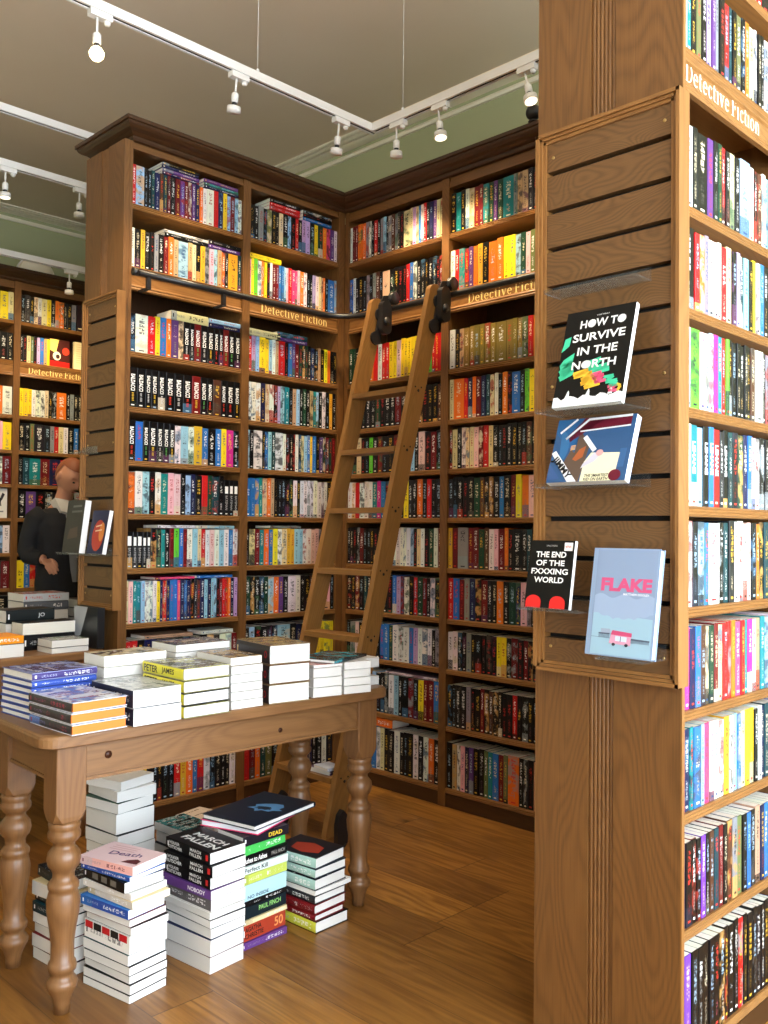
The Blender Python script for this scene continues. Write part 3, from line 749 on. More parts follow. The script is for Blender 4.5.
slat_panel(-3.922, -3.6, 1.962, 2.0025, 'slatted wooden display panel on the bookcase end behind the book table', M['oak_slat'])

def ledge(x0, x1, y0, z, label, yb, bx=None):
    yf = yb-.015
    r = empty('acrylic_shelf', ((x0+x1)/2, yb, z), label, 'acrylic shelf', 'clear acrylic ledges')
    m = MB(); m.box(x0, x1, y0, yf-.001, z-.004, z-.001, M['acrylic']); m.build('tray', r)
    m = MB(); m.box(x0, x1, y0-.002, y0-.0005, z-.004, z+.006, M['acrylic']); m.build('front_lip', r)
    m = MB(); a_, b_ = bx or (x0+.002, x1-.002); m.box(a_, b_, yf-.0035, yf-.001, z-.0005, z+.03, M['acrylic']); m.build('back_lip', r)
    return r
YB = 1.972
ledge(-1.315, -1.06, 1.885, 1.922, 'empty clear acrylic ledge above the black graphic novel', YB)
ledge(-1.305, -1.06, 1.835, 1.617, 'clear acrylic ledge under the black graphic novel with rainbow scribbles', YB)
ledge(-1.31, -1.06, 1.845, 1.435, 'clear acrylic ledge under the wide blue and maroon comic', YB)
ledge(-1.368, -1.19, 1.85, 1.134, 'clear acrylic ledge under the small black book with red shapes', YB)
ledge(-1.14, -1.02, 1.845, 1.034, 'clear acrylic ledge under the pale blue hardback', YB)
ledge(-3.94, -3.55, 1.865, 1.209, 'clear acrylic ledge holding two books on the far display panel', 1.976, (-3.92, -3.61))
ledge(-3.893, -3.75, 1.90, 1.66, 'empty clear acrylic ledge on the far display panel', 1.976)

def face_book(loc, W, H, t, tilt, label, group=None, hard=False, base=(20, 20, 22), yaw=0.0, pages=(240, 240, 238), spinec=None, name='book', rx=None):
    """standing book leaning back: local x right, z up the cover, cover in plane y=0 facing -y"""
    r = empty(name, loc, label, 'book', group); LOCAL.add(r.name)
    r.rotation_euler = (-R(tilt), 0, R(yaw)) if rx is None else rx
    if rx is None: r.location.z += t*math.sin(R(tilt))+.0004
    o = .003 if hard else 0.0; ct = .002 if hard else .0008; c = flat(base, .35)
    m = MB(); m.box(0, W, 0, ct, 0, H, c); m.box(0, W, t-ct, t, 0, H, c)
    m.prism([(0, ct), (-.002 if hard else 0, t*.3), (-.002 if hard else 0, t*.7), (0, t-ct), (ct, t-ct), (ct, ct)], 0, H, flat(spinec or base, .35), lambda p, q, u: (p, q, u)); m.build('cover', r)
    m = MB(); m.box(ct+.0005, W-o-.0005, ct+.0003, t-ct-.0003, o+.0004, H-o-.0004, M['pages'], at=(lin(pages), (0, 0, 0), (0, 0, 0), (0, 1, 0))); m.build('page_block', r)
    return r
E = -.0006
def art(r, name, m): return m.build(name, r)
def pl(m, pts, col, W, H, lay=0): m.face([(x*W, E-lay*.0003, z*H) for x, z in pts], col if not isinstance(col, tuple) else flat(col))
def blob(m, cx, cz, rx, rz, col, W, H, lay=0, n=20, a0=0, a1=360): pl(m, [(cx+rx*math.cos(R(a0+(a1-a0)*i/n)), cz+rz*math.sin(R(a0+(a1-a0)*i/n))) for i in range(n if a1-a0 == 360 else n+1)], col, W, H, lay)
def stroke(m, pts, w, col, W, H, lay=0):
    for (a, b), (c, d) in zip(pts, pts[1:]):
        L = math.hypot((c-a)*W, (d-b)*H) or 1; nx, nz = -(d-b)*H/L*w/2/W, (c-a)*W/L*w/2/H
        pl(m, [(a-nx, b-nz), (c-nx, d-nz), (c+nx, d+nz), (a+nx, b+nz)], col, W, H, lay)
def line(m, txt, col, cx, cz, w, h, W, H, bold=.02, lay=2): put_text(m, txt, flat(col) if isinstance(col, tuple) else col, (cx*W, E-lay*.0003, cz*H), (1, 0, 0), (0, 0, 1), w*W, h*H, bold)

GD = 'books shown face out on the pillar display'
# black graphic novel
W, H = .188, .252
r = face_book((-1.262, 1.842, 1.6175), W, H, .016, 16, 'black graphic novel with white capitals above green, yellow and pink scribbles', GD, base=(8, 10, 11))
m = MB(); tq, ye, pk = (70, 205, 160), (248, 196, 60), (235, 90, 130)
pl(m, [(.0, .58), (.11, .64), (.12, .74), (.03, .72), (.02, .66)], tq, W, H); pl(m, [(.01, .44), (.06, .5), (.21, .56), (.2, .46), (.05, .43)], tq, W, H)
stroke(m, [(.02, .42), (.2, .46), (.03, .36), (.22, .40), (.04, .30), (.24, .36)], .014, tq, W, H)
stroke(m, [(.38, .42), (.62, .46), (.45, .36), (.74, .39), (.5, .32), (.76, .35)], .012, tq, W, H)
stroke(m, [(.24, .33), (.46, .36), (.26, .30), (.52, .33), (.38, .26), (.56, .29), (.38, .22), (.6, .26), (.44, .18), (.66, .21)], .010, ye, W, H, 1)
stroke(m, [(.5, .30), (.66, .32), (.54, .26), (.7, .29), (.58, .22), (.74, .24)], .009, pk, W, H, 1)
stroke(m, [(.7, .26), (.84, .27), (.74, .21), (.9, .22), (.8, .17), (.92, .18)], .009, tq, W, H, 1)
stroke(m, [(.78, .16), (.9, .17), (.8, .12), (.92, .12)], .007, pk, W, H, 1); stroke(m, [(.9, .18), (.96, .16), (.92, .11)], .007, ye, W, H, 1)
n = 16; pl(m, [(0, 0)]+[(1, 0)]+[(1-i/n, .095+.018*math.sin(i*1.7)+.01*math.sin(i*3.1)) for i in range(n+1)], (240, 246, 248), W, H, 1)
for x in (.2, .5, .82): pl(m, [(x-.03, .09), (x+.035, .09), (x+.03, .14), (x+.015, .17), (x-.005, .14)], (240, 246, 248), W, H, 1)
art(r, 'cover_picture', m); m = MB(); wh = (246, 248, 248)
line(m, 'LUKE HEALY', wh, .55, .93, .18, .012, W, H, 0); art(r, 'author_lettering', m); m = MB(); line(m, 'HOW TO', wh, .56, .85, .66, .085, W, H, .022); line(m, 'SURVIVE', wh, .53, .71, .76, .085, W, H, .022)
line(m, 'IN THE', wh, .54, .565, .58, .085, W, H, .022); line(m, 'NORTH', wh, .52, .42, .64, .085, W, H, .022)
def counters(txt, idx, cx, cz, w, h):
    V_, F_, (x0, x1, y0, y1) = text_geo(txt, .022); par = list(range(len(V_)))
    def fd(i):
        while par[i] != i: i = par[i]
        return i
    for f_ in F_:
        for i in f_[1:]: par[fd(i)] = fd(f_[0])
    comp = {}
    for i in range(len(V_)): comp.setdefault(fd(i), []).append(V_[i])
    bx = sorted([(min(p[0] for p in c), max(p[0] for p in c), min(p[1] for p in c), max(p[1] for p in c)) for c in comp.values()])
    for i in idx:
        a, b, c, d = bx[i]; sx, sy = w/(x1-x0), h/(y1-y0)
        blob(m, cx+((a+b)/2-(x0+x1)/2)*sx, cz+((c+d)/2-(y0+y1)/2)*sy, (b-a)/2*sx*.9, (d-c)/2*sy*.9, wh, W, H, 2)
counters('HOW TO', (1, 4), .56, .85, .66, .085); counters('NORTH', (1,), .52, .42, .64, .085)
art(r, 'lettering', m)
# wide blue and maroon comic (own plain design)
W, H = .215, .168
r = face_book((-1.285, 1.852, 1.4355), W, H, .022, 20, 'wide landscape comic with blue, maroon and brown shapes on the ledge', GD, base=(52, 88, 132), spinec=(240, 240, 240))
m = MB(); bl, mr, br_, wt, cr_ = (52, 88, 132), (104, 24, 44), (96, 78, 66), (232, 236, 242), (240, 236, 200)
pl(m, [(0, 1), (.0, .78), (.3, .45), (.34, .99)], (40, 96, 150), W, H); pl(m, [(.09, .62), (.2, .62), (.62, .97), (.36, 1.0)], mr, W, H, 0)
pl(m, [(.30, .78), (.95, .82), (.95, .97), (.42, .97)], mr, W, H, 0); stroke(m, [(.06, .78), (.26, .99)], .006, wt, W, H, 1); stroke(m, [(.15, .68), (.42, .98)], .006, wt, W, H, 1); stroke(m, [(.32, .79), (.95, .83)], .004, wt, W, H, 1); stroke(m, [(.42, .97), (.95, .985)], .006, wt, W, H, 1)
pl(m, [(.16, .25), (.34, .78), (.48, .56), (.42, .0), (.3, 0)], br_, W, H, 0); blob(m, .08, .55, .13, .26, (56, 110, 160), W, H, 1, 24, -75, 90)
pl(m, [(.44, 0), (.86, 0), (.88, .42), (.52, .44), (.45, .3)], cr_, W, H, 1)
stroke(m, [(.40, .70), (.56, .47)], .012, wt, W, H, 2); pl(m, [(.29, .35), (.36, .5), (.44, .55), (.42, .38), (.34, .32)], (168, 92, 52), W, H, 2); pl(m, [(.44, .27), (.56, .44), (.66, .42), (.58, .30), (.42, .2)], (206, 204, 220), W, H, 2)
blob(m, .63, .43, .045, .05, (222, 170, 170), W, H, 3); blob(m, .865, .08, .075, .085, mr, W, H, 2)
for i in range(4): stroke(m, [(.24, .50+.02*i), (.30, .51+.02*i)], .002, (230, 180, 120), W, H, 2)
pl(m, [(.0, .46), (.05, .50), (.4, 0.0), (.28, 0)], wt, W, H, 2); pl(m, [(0, .30), (.17, .06), (.06, .04), (0, .04)], (60, 90, 140), W, H, 2); pl(m, [(.87, .2), (.95, .2), (.96, .48), (.88, .48)], (60, 100, 150), W, H, 1)
art(r, 'cover_picture', m); m = MB()
ex = Vector((.31*W, 0, -.40*H)).normalized(); ey = Vector((.40*H, 0, .31*W)).normalized()
put_text(m, 'JIMMY', flat((18, 18, 20)), (.17*W, E-.0012, .22*H), ex, ey, .36*W, .13*H, .03)
art(r, 'lettering', m); m = MB()
line(m, 'THE SMARTEST', (24, 24, 24), .64, .085, .3, .045, W, H, .02, 3); line(m, 'KID ON EARTH', (24, 24, 24), .64, .03, .3, .045, W, H, .02, 3)
art(r, 'lettering', m)
# small black book with red shapes
W, H = .130, .168
r = face_book((-1.352, 1.857, 1.1345), W, H, .013, 10, 'small black paperback with white capitals over two red shoe shapes', GD, base=(9, 9, 10))
m = MB(); rd = (214, 40, 38)
for cx in (.20, .74):
    m = MB(); pl(m, [(cx-.17, 0)]+[(cx+.17, 0)]+[(cx+.17*math.cos(R(a)), .09+.095*math.sin(R(a))) for a in range(0, 181, 15)], rd, W, H); art(r, 'red_shape', m)
m = MB(); pl(m, [(.78, .85), (.96, .85), (.96, .97), (.78, .97)], (244, 240, 238), W, H)
art(r, 'sticker', m); m = MB()
line(m, 'CHARLES FORSMAN', (190, 190, 190), .5, .92, .24, .025, W, H, 0); art(r, 'author_lettering', m); m = MB(); line(m, 'THE END', wh, .5, .79, .68, .085, W, H, .025); line(m, 'OF THE', wh, .5, .665, .64, .085, W, H, .025); line(m, 'FXXXING', wh, .5, .54, .82, .085, W, H, .025); line(m, 'WORLD', wh, .5, .415, .66, .085, W, H, .025)
art(r, 'lettering', m); m = MB(); line(m, 'NETFLIX', rd, .87, .91, .13, .028, W, H, .02); art(r, 'sticker_lettering', m)
# pale blue hardback
W, H = .172, .252
r = face_book((-1.176, 1.856, 1.0345), W, H, .02, 10, 'pale blue hardback with pink capitals above a pink ice cream van', GD, True, base=(140, 162, 192), spinec=(170, 184, 206))
m = MB(); pl(m, [(.07, .42), (.97, .42), (.97, .985), (.07, .985)], (134, 154, 184), W, H)
pl(m, [(.07, .40)]+[(.07+.9*i/20, .385+.022*abs(math.sin(i*.9))-.05*math.sin(i/20*3.14)) for i in range(21)]+[(.97, .56)]+[(.97-.9*i/20, .555+.02*math.sin(i*.8)) for i in range(21)], (150, 170, 200), W, H, 1)
pl(m, [(.07, .01), (.97, .01), (.97, .36), (.07, .40)], (150, 184, 204), W, H, 0); stroke(m, [(.07, .17), (.95, .16)], .0012, (120, 140, 160), W, H, 1)
for i in range(9): stroke(m, [(.2+.018*i, .165), (.2+.018*i, .205)], .0012, (90, 100, 120), W, H, 2)
for i in range(17): stroke(m, [(.68+.016*i, .135), (.68+.016*i, .17)], .0012, (90, 100, 120), W, H, 2)
stroke(m, [(.19, .205), (.36, .205)], .003, (90, 100, 120), W, H, 2); stroke(m, [(.68, .172), (.95, .165)], .003, (90, 100, 120), W, H, 2); pl(m, [(.22, .21), (.36, .21), (.36, .25), (.22, .25)], (150, 164, 186), W, H, 1)
pl(m, [(.36, .12), (.68, .11), (.68, .22), (.39, .235)], (206, 150, 176), W, H, 3); pl(m, [(.38, .2), (.69, .19), (.69, .225), (.4, .24)], (196, 76, 116), W, H, 4); pl(m, [(.45, .145), (.62, .14), (.62, .185), (.45, .19)], (200, 214, 236), W, H, 4); stroke(m, [(.53, .14), (.53, .187)], .002, (90, 100, 120), W, H, 5)
for x in (.43, .62): blob(m, x, .112, .026, .014, (50, 54, 64), W, H, 4)
stroke(m, [(.075, .01), (.075, .99)], .0015, (130, 150, 180), W, H, 1)
art(r, 'cover_picture', m); m = MB(); line(m, 'FLAKE', (204, 86, 130), .54, .66, .76, .125, W, H, .05); art(r, 'lettering', m); m = MB(); line(m, 'MATTHEW DOOLEY', (236, 242, 248), .70, .575, .38, .02, W, H, .02); art(r, 'author_lettering', m)
# two books on the far panel
W, H = .16, .235
r = face_book((-3.90, 1.873, 1.2098), W, H, .03, 7, 'dark grey thick book on the far display panel', None, base=(52, 48, 48), yaw=0)
m = MB(); pl(m, [(.2, .25), (.8, .3), (.75, .5), (.3, .45)], (84, 70, 64), W, H); stroke(m, [(.35, .88), (.85, .89)], .009, (112, 112, 112), W, H); stroke(m, [(.3, .78), (.9, .79)], .009, (100, 100, 100), W, H); art(r, 'cover_picture', m)
W, H = .14, .19
r = face_book((-3.705, 1.89, 1.2098), W, H, .02, 10, 'smaller navy book with an orange and red picture on the far display panel', None, base=(28, 30, 70))
m = MB(); blob(m, .55, .42, .36, .36, (176, 60, 46), W, H); blob(m, .75, .5, .16, .22, (214, 130, 60), W, H, 1); stroke(m, [(.35, .62), (.7, .66)], .006, (230, 200, 170), W, H, 2); stroke(m, [(.35, .52), (.75, .55)], .006, (230, 200, 170), W, H, 2); art(r, 'cover_picture', m)
# four books face out in the far bookcase
def far_face(y0, z, W, H, label, fn, base):
    r = face_book((FX-.03, y0, z+.001), W, H, .02, 0, label, None, base=base, rx=(0, 0, R(90)))
    m = MB(); fn(m, W, H); art(r, 'cover_picture', m)
far_face(3.125, Z[0], .155, .2, 'dark face-out book with a purple shape, top of the far bookcase', lambda m, W, H: (blob(m, .55, .6, .3, .34, (96, 36, 84), W, H), stroke(m, [(.08, .12), (.9, .12)], .01, (210, 190, 150), W, H)), (40, 26, 32))
far_face(2.925, Z[-1], .15, .2, 'red and yellow face-out book in the far bookcase', lambda m, W, H: (pl(m, [(.0, .6), (.3, .5), (.45, 1), (0, 1)], (250, 214, 110), W, H), pl(m, [(0, 0), (1, 0), (1, .2), (0, .22)], (200, 30, 26), W, H), blob(m, .35, .4, .2, .16, (240, 224, 200), W, H, 1), blob(m, .8, .6, .18, .14, (214, 60, 40), W, H, 1), blob(m, .4, .38, .1, .08, (60, 40, 40), W, H, 2)), (70, 30, 26))
far_face(3.11, Z[-1], .16, .205, 'cream face-out book beside the red and yellow one in the far bookcase', lambda m, W, H: [stroke(m, [(.1, .9-.08*i), (.85, .9-.08*i)], .003, (214, 190, 130), W, H) for i in range(9)], (244, 226, 176))
far_face(2.47, Z[4], .165, .205, 'white face-out book with a dark horse shape in the far bookcase', lambda m, W, H: (blob(m, .6, .6, .16, .1, (50, 50, 56), W, H), pl(m, [(.68, .62), (.8, .86), (.9, .8), (.78, .6)], (50, 50, 56), W, H), stroke(m, [(.5, .58), (.48, .38)], .008, (50, 50, 56), W, H), stroke(m, [(.7, .58), (.74, .4)], .008, (50, 50, 56), W, H), stroke(m, [(.2, .2), (.85, .22)], .01, (120, 120, 126), W, H)), (214, 214, 208))

# ================================================================== LADDER AND RAIL
RZ = 2.446
r = empty('ladder_rail', (-3.56, 3.26, RZ), 'black metal ladder rail running along both bookcases and round the corner', 'rail')
pts = [(-3.56, 2.03, RZ), (-3.56, 2.5, RZ)]+[(-3.36-.2*math.cos(R(a)), 3.06+.2*math.sin(R(a)), RZ) for a in range(0, 91, 9)]+[(-2.9, 3.26, RZ), (-2.2, 3.26, RZ), (-1.5, 3.26, RZ)]
m = MB(); m.tube(pts, .0145, M['black_metal'], 12); m.build('tube', r)
m = MB(); m.lathe([(-.012, .0), (-.012, .017), (.012, .017), (.012, .0)], 0, 0, M['black_metal'], 14, xf=Matrix.Translation((-3.56, 2.025, RZ)) @ Matrix.Rotation(R(90), 4, 'X')); m.build('end_cap', r)
for y in (2.09, 2.49):
    m = MB(); m.box(-3.57, -3.552, y-.009, y+.009, RZ-.06, RZ-.005, M['black_metal']); m.box(-3.6355, -3.552, y-.009, y+.009, RZ-.066, RZ-.058, M['black_metal']); m.build('bracket', r)
for x in (-3.35, -2.10, -1.6):
    m = MB(); m.box(x-.009, x+.009, 3.252, 3.27, RZ-.06, RZ-.005, M['black_metal']); m.box(x-.009, x+.009, 3.252, 3.334, RZ-.066, RZ-.058, M['black_metal']); m.build('bracket', r)
LS = .2572
def ly(z): return 2.543+LS*z
r = empty('ladder', (-3.02, 2.55, 0), 'tall oak library ladder hooked on the black rail against the back bookcase', 'ladder')
wv = .047
for x0, x1 in ((-3.236, -3.208), (-2.848, -2.82)):
    m = MB(); pr = []
    zb, zt = .05, 2.44
    prof = [(ly(zb)-wv, zb), (ly(zb)+wv, zb), (ly(zt)+wv, zt)]+[(ly(zt)+wv*math.cos(R(a)), zt+wv*.9*math.sin(R(a))) for a in range(20, 180, 20)]+[(ly(zt)-wv, zt)]
    n = len(prof); V = [(x0, y, z) for y, z in prof]+[(x1, y, z) for y, z in prof]
    F = [(i, (i+1) % n, n+(i+1) % n, n+i) for i in range(n)]+[tuple(range(n))[::-1], tuple(range(n, 2*n))]
    ov = rnd.random()*9
    U = [[(V[j][2]+ov, V[j][1]-LS*V[j][2]+V[j][0]+ov) for j in f] for f in F]
    m.poly(V, F, M['ladder'], U); st = m.build('stile', r)
    # roller bracket at the top on the outer side
    m = MB()
    def lobes(z): return [(ly(z)+.02+.034*math.cos(R(a)), z+.034*math.sin(R(a))) for a in range(0, 360, 24)]
    for z in (2.40, 2.28): m.prism(lobes(z), x1+.001, x1+.011, M['black_metal'], lambda p, q, t: (t, p, q))
    m.prism([(ly(2.27)+.01, 2.27), (ly(2.27)+.05, 2.27), (ly(2.41)+.05, 2.41), (ly(2.41)+.01, 2.41)], x1+.001, x1+.010, M['black_metal'], lambda p, q, t: (t, p, q))
    m.prism([(3.175, 2.40), (3.225, 2.40), (3.226, 2.468), (3.262, 2.474), (3.285, 2.49), (3.262, 2.515), (3.20, 2.50), (3.175, 2.45)], x1+.001, x1+.010, M['black_metal'], lambda p, q, t: (t, p, q))
    m.lathe([(0, .0), (0, .03), (.004, .034), (.008, .028), (.016, .028), (.02, .034), (.024, .03), (.024, 0)], 0, 0, M['black_metal'], 20, xf=Matrix.Translation((x1+.0105, 3.26, RZ+.0145+.036)) @ Matrix.Rotation(R(90), 4, 'Y'))
    m.prism([(3.20+.034*math.cos(R(a)), (2.435 if 0 <= a < 180 else 2.335)+.034*math.sin(R(a))) for a in range(0, 360, 20)], x1+.0105, x1+.04, M['black_metal'], lambda p, q, t: (t, p-.006, q))
    m.lathe([(0, .0), (0, .02), (.008, .02), (.008, 0)], 0, 0, M['black_metal'], 20, xf=Matrix.Translation((x1+.0405, 3.19, RZ-.08)) @ Matrix.Rotation(R(90), 4, 'Y'))
    m.build('roller_bracket', r)
    m = MB(); yb = ly(.05)
    m.prism([(yb+.0, .02), (yb+.055, .02), (yb+.06, .09), (yb+.05, .14), (yb+.03, .16), (yb+.01, .14), (yb, .1)], x1+.001, x1+.026, M['black_metal'], lambda p, q, t: (t, p, q))
    m.lathe([(0, 0), (0, .026), (.02, .026), (.02, 0)], 0, 0, M['black_metal'], 18, xf=Matrix.Translation((x1+.003, yb+.03, .0265)) @ Matrix.Rotation(R(90), 4, 'Y'))
    m.build('wheel', r)
for i, z in enumerate((1.972, 1.694, 1.416, 1.136, .852, .566, .273)):
    m = MB(); m.box(-3.2075, -2.8485, ly(z)-.055, ly(z)+.045, z-.012, z+.012, M['ladder'], 0); m.build('step', r)
    m = MB()
    for dy, dz, rr in ((-.02, .012, .004), (.02, .012, .004), (.0, -.004, .0065)):
        m.lathe([(0, rr), (.0012, rr)], 0, 0, M['black_gap'], 10, xf=Matrix.Translation((-2.8199, ly(z)+dy, z+dz)) @ Matrix.Rotation(R(90), 4, 'Y'))
    m.build('screw_plugs', r) if False else m.build('bolt', r)

# ================================================================== TABLES
LEG = [(0, .021), (.03, .023), (.05, .029), (.07, .040), (.082, .043), (.092, .038), (.099, .031), (.112, .031), (.116, .037), (.128, .039), (.138, .036), (.143, .031), (.19, .031), (.23, .036), (.27, .043), (.30, .045), (.325, .040), (.333, .037), (.338, .041), (.35, .042), (.358, .036), (.364, .030), (.378, .029), (.388, .032), (.398, .041), (.416, .0455), (.434, .043), (.446, .034), (.452, .029), (.462, .029), (.467, .036), (.476, .0435), (.488, .0445), (.497, .040), (.502, .0415), (.512, .0435), (.522, .040)]
def table(x0, x1, y0, y1, ztop, label, legs):
    s = ztop/.77
    r = empty('table', ((x0+x1)/2, (y0+y1)/2, 0), label, 'table', 'pine book tables')
    th = .036; rc = .05; b = .0425
    prof = []
    for cx, cy, a0 in ((x1-rc, y1-rc, 0), (x0+rc, y1-rc, 90), (x0+rc, y0+rc, 180), (x1-rc, y0+rc, 270)):
        prof += [(cx+rc*math.cos(R(a0+k*15)), cy+rc*math.sin(R(a0+k*15))) for k in range(7)]
    n = len(prof); V = []; cxm, cym = (x0+x1)/2, (y0+y1)/2
    for dz, ins in ((-th, .004), (-th+.004, 0), (-.010, 0), (-.003, .003), (0, .009)):
        V += [(x+(cxm-x)/abs(cxm-x+1e-9)*ins, y+(cym-y)/abs(cym-y+1e-9)*ins, ztop+dz) for x, y in prof]
    F = [(k*n+i, k*n+(i+1) % n, (k+1)*n+(i+1) % n, (k+1)*n+i) for k in range(4) for i in range(n)]+[tuple(range(n))[::-1], tuple(range(4*n, 5*n))]
    m = MB(); m.poly(V, F, M['pine'], [[(V[j][1]+3.3, V[j][0]+V[j][2]) for j in f] for f in F]); m.build('tabletop', r)
    lx, lz = (x1-.037-b, x0+.037+b), ztop-th-.0005
    ys = (y0+.050+b, y1-.037-b)
    for x in lx:
        for y in ys:
            m = MB(); m.lathe([(h*s, q) for h, q in LEG], x, y, M['pine_leg'], 28)
            zb = .522*s
            ring = [(zb-.012, .030, .032), (zb-.002, .038, .030), (zb+.014, b, .02), (zb+.03, b, .0)]
            # square block, lower corners rounded into the turning
            V = []; N = 8
            def sq(hw, c):
                return [(hw-c, -hw), (hw, -hw+c), (hw, hw-c), (hw-c, hw), (-hw+c, hw), (-hw, hw-c), (-hw, -hw+c), (-hw+c, -hw)]
            L = [(zb-.006, .036, .020), (zb+.004, .0415, .017), (zb+.016, b, .010), (zb+.03, b, .002), (lz, b, .002)]
            for z, hw, c in L: V += [(x+p, y+q, z) for p, q in sq(hw, c)]
            F = [(k*N+i, k*N+(i+1) % N, (k+1)*N+(i+1) % N, (k+1)*N+i) for k in range(4) for i in range(N)]+[tuple(range(N))[::-1], tuple(range(4*N, 5*N))]
            o = rnd.random()*9
            m.poly(V, F, M['pine_leg'], [[(V[j][2]+o, V[j][0]+V[j][1]+o) for j in f] for f in F]); m.build('leg', r)
    ab = ztop-.142
    for x, s_ in ((lx[0], 1), (lx[1], -1)):
        a, c = sorted((x+s_*(b-.012), x+s_*(b-.034)))
        m = MB(); m.box(a, c, ys[0]+b+.0005, ys[1]-b-.0005, ab, lz, M['pine'], 1)
        e = x+s_*(b-.012); a2, c2 = sorted((e, e+s_*.005)); m.box(a2, c2, ys[0]+b+.0005, ys[1]-b-.0005, ab, ab+.009, M['pine'], 1); m.build('apron', r)
    for y, s_ in ((ys[0], -1), (ys[1], 1)):
        a, c = sorted((y+s_*(b-.012), y+s_*(b-.034)))
        m = MB(); m.box(lx[1]+b+.0005, lx[0]-b-.0005, a, c, ab, lz, M['pine'], 0)
        e = y+s_*(b-.012); a2, c2 = sorted((e, e+s_*.005)); m.box(lx[1]+b+.0005, lx[0]-b-.0005, a2, c2, ab, ab+.009, M['pine'], 0); m.build('apron', r)
    return r
TT = .77
t1 = table(-2.815, -2.308, 1.082, 2.332, TT, 'knotty pine table with turned legs stacked with books, in the foreground', 4)
for y, z, rr in ((1.285, .688, .011), (1.88, .672, .008)):    # dark knots in the apron
    m = MB(); m.lathe([(0, rr), (.0006, rr)], 0, 0, flat((58, 30, 16), .4), 16, xf=Matrix.Translation((-2.3565, y, z)) @ Matrix.Rotation(R(90), 4, 'Y')); m.build('knot', t1)
t1.rotation_euler = (0, 0, -R(2.4)); t1.location.x += .021
T2 = .80
table(-4.6, -3.62, .75, 1.955, T2, 'pine table with books just beyond the foreground table', 4)
table(-5.15, -4.15, 2.02, 3.1, .78, 'pine table with books in front of the person', 4)

# ================================================================== PILES OF BOOKS
def flat_book(loc, rz, a, b, t, spine, label, group, hard=False, base='w', alt=None, ink=(240, 240, 238), artw=(0, 0), pages=(228, 227, 222), spc=None, spine_txt=None, top=None, plain_spine=False, name='book', spine_pic=None):
    """lying book, near corner at loc; occupies x[-a,0] y[0,b]; spine L (y=0), l (y=b), R (x=0), r (x=-a)"""
    r = empty(name, loc, label, 'book', group, rz=R(rz)); LOCAL.add(r.name)
    cb_ = lin(CC[base]) if isinstance(base, str) else lin(base); al = lin(alt) if alt else tuple(x*.7 for x in cb_)
    sb = lin(spc) if spc else cb_
    o = .003 if hard else .0; ct = .0022 if hard else .0006
    sd = rnd.random(); at = (cb_, lin(ink), al, (sd, artw[0], artw[1])); sat = (sb, lin(ink), al, (sd, .02 if (spine_txt or plain_spine) else rnd.uniform(.15, .45), (a if spine in 'Ll' else b)/t*.5+3))
    m = MB()
    for z0, z1 in ((0, ct), (t-ct, t)):
        V = [(x, y, z) for x in (-a, 0) for y in (0, b) for z in (z0, z1)]
        F = [(0, 1, 3, 2), (4, 6, 7, 5), (0, 4, 5, 1), (2, 3, 7, 6), (0, 2, 6, 4), (1, 5, 7, 3)]
        if spine in 'Ll': tu = [(0, 1), (1, 1), (1, 0), (0, 0)]
        else: tu = [(0, 0), (0, 1), (1, 1), (1, 0)]
        if spine in 'Ll': tu = [((V[j][1])/b, (V[j][0]+a)/a) for j in F[5]]
        else: tu = [((V[j][0]+a)/a, 1-V[j][1]/b) for j in F[5]]
        m.poly(V, F[:5], M['cover'], None, at); m.poly(V, [F[5]], M['art'] if artw != (0, 0) else M['cover'], [tu if artw != (0, 0) else [(-1, -1)]*4], at)
    # spine strip, slightly rounded on hardbacks
    bul = .0025 if hard else .0
    L = a if spine in 'Ll' else b
    prof = [(ct, 0.0), (t*.25, bul), (t*.5, bul*1.2), (t*.75, bul), (t-ct, 0.0)]
    def SP(s_, u, q):
        if spine == 'L': return (-a+u, -q+.0, s_)
        if spine == 'l': return (-a+u, b+q, s_)
        if spine == 'R': return (q, u, s_)
        return (-a-q, u, s_)
    for i in range(4):
        p0, q0 = prof[i]; p1, q1 = prof[i+1]
        v0, v1 = p0/t, p1/t
        m.face([SP(p0, 0, q0), SP(p0, L, q0), SP(p1, L, q1), SP(p1, 0, q1)], M['cover'], [(v0, 0), (v0, 1), (v1, 1), (v1, 0)], sat, hard)
    m.build('cover', r)
    i0 = .0004+ct; m = MB(); e = {'L': (0, 0, i0, o), 'l': (0, 0, o, i0), 'R': (o, i0, 0, 0), 'r': (i0, o, 0, 0)}[spine]
    xo, yo = (o, o)
    xa = -a+(i0 if spine == 'r' else xo)+.0003; xb = -(i0 if spine == 'R' else xo)-.0003
    ya = (i0 if spine == 'L' else yo)+.0003; yb_ = b-(i0 if spine == 'l' else yo)-.0003
    m.box(xa, xb, ya, yb_, ct+.0002, t-ct-.0002, M['pages'], at=(lin(pages), (0, 0, 0), (0, 0, 0), (1, 0, 0))); m.build('page_block', r)
    if spine_txt:
        for (txt, col, cu, w, hh, dz) in spine_txt:
            m = MB(); q = bul*1.25+.0005
            if spine == 'L': put_text(m, txt, flat(col), (-a+cu*a, -q, t*(.5+dz)), (1, 0, 0), (0, 0, 1), w*a, hh*t, .02)
            else: put_text(m, txt, flat(col), (q, cu*b, t*(.5+dz)), (0, 1, 0), (0, 0, 1), w*b, hh*t, .02)
            m.build('lettering', r)
    if spine_pic:
        m = MB(); spine_pic(m, a, t); m.build('spine_picture', r)
    if top:
        m = MB(); top(m, a, b, t+.0006); m.build('cover_picture', r)
    return r

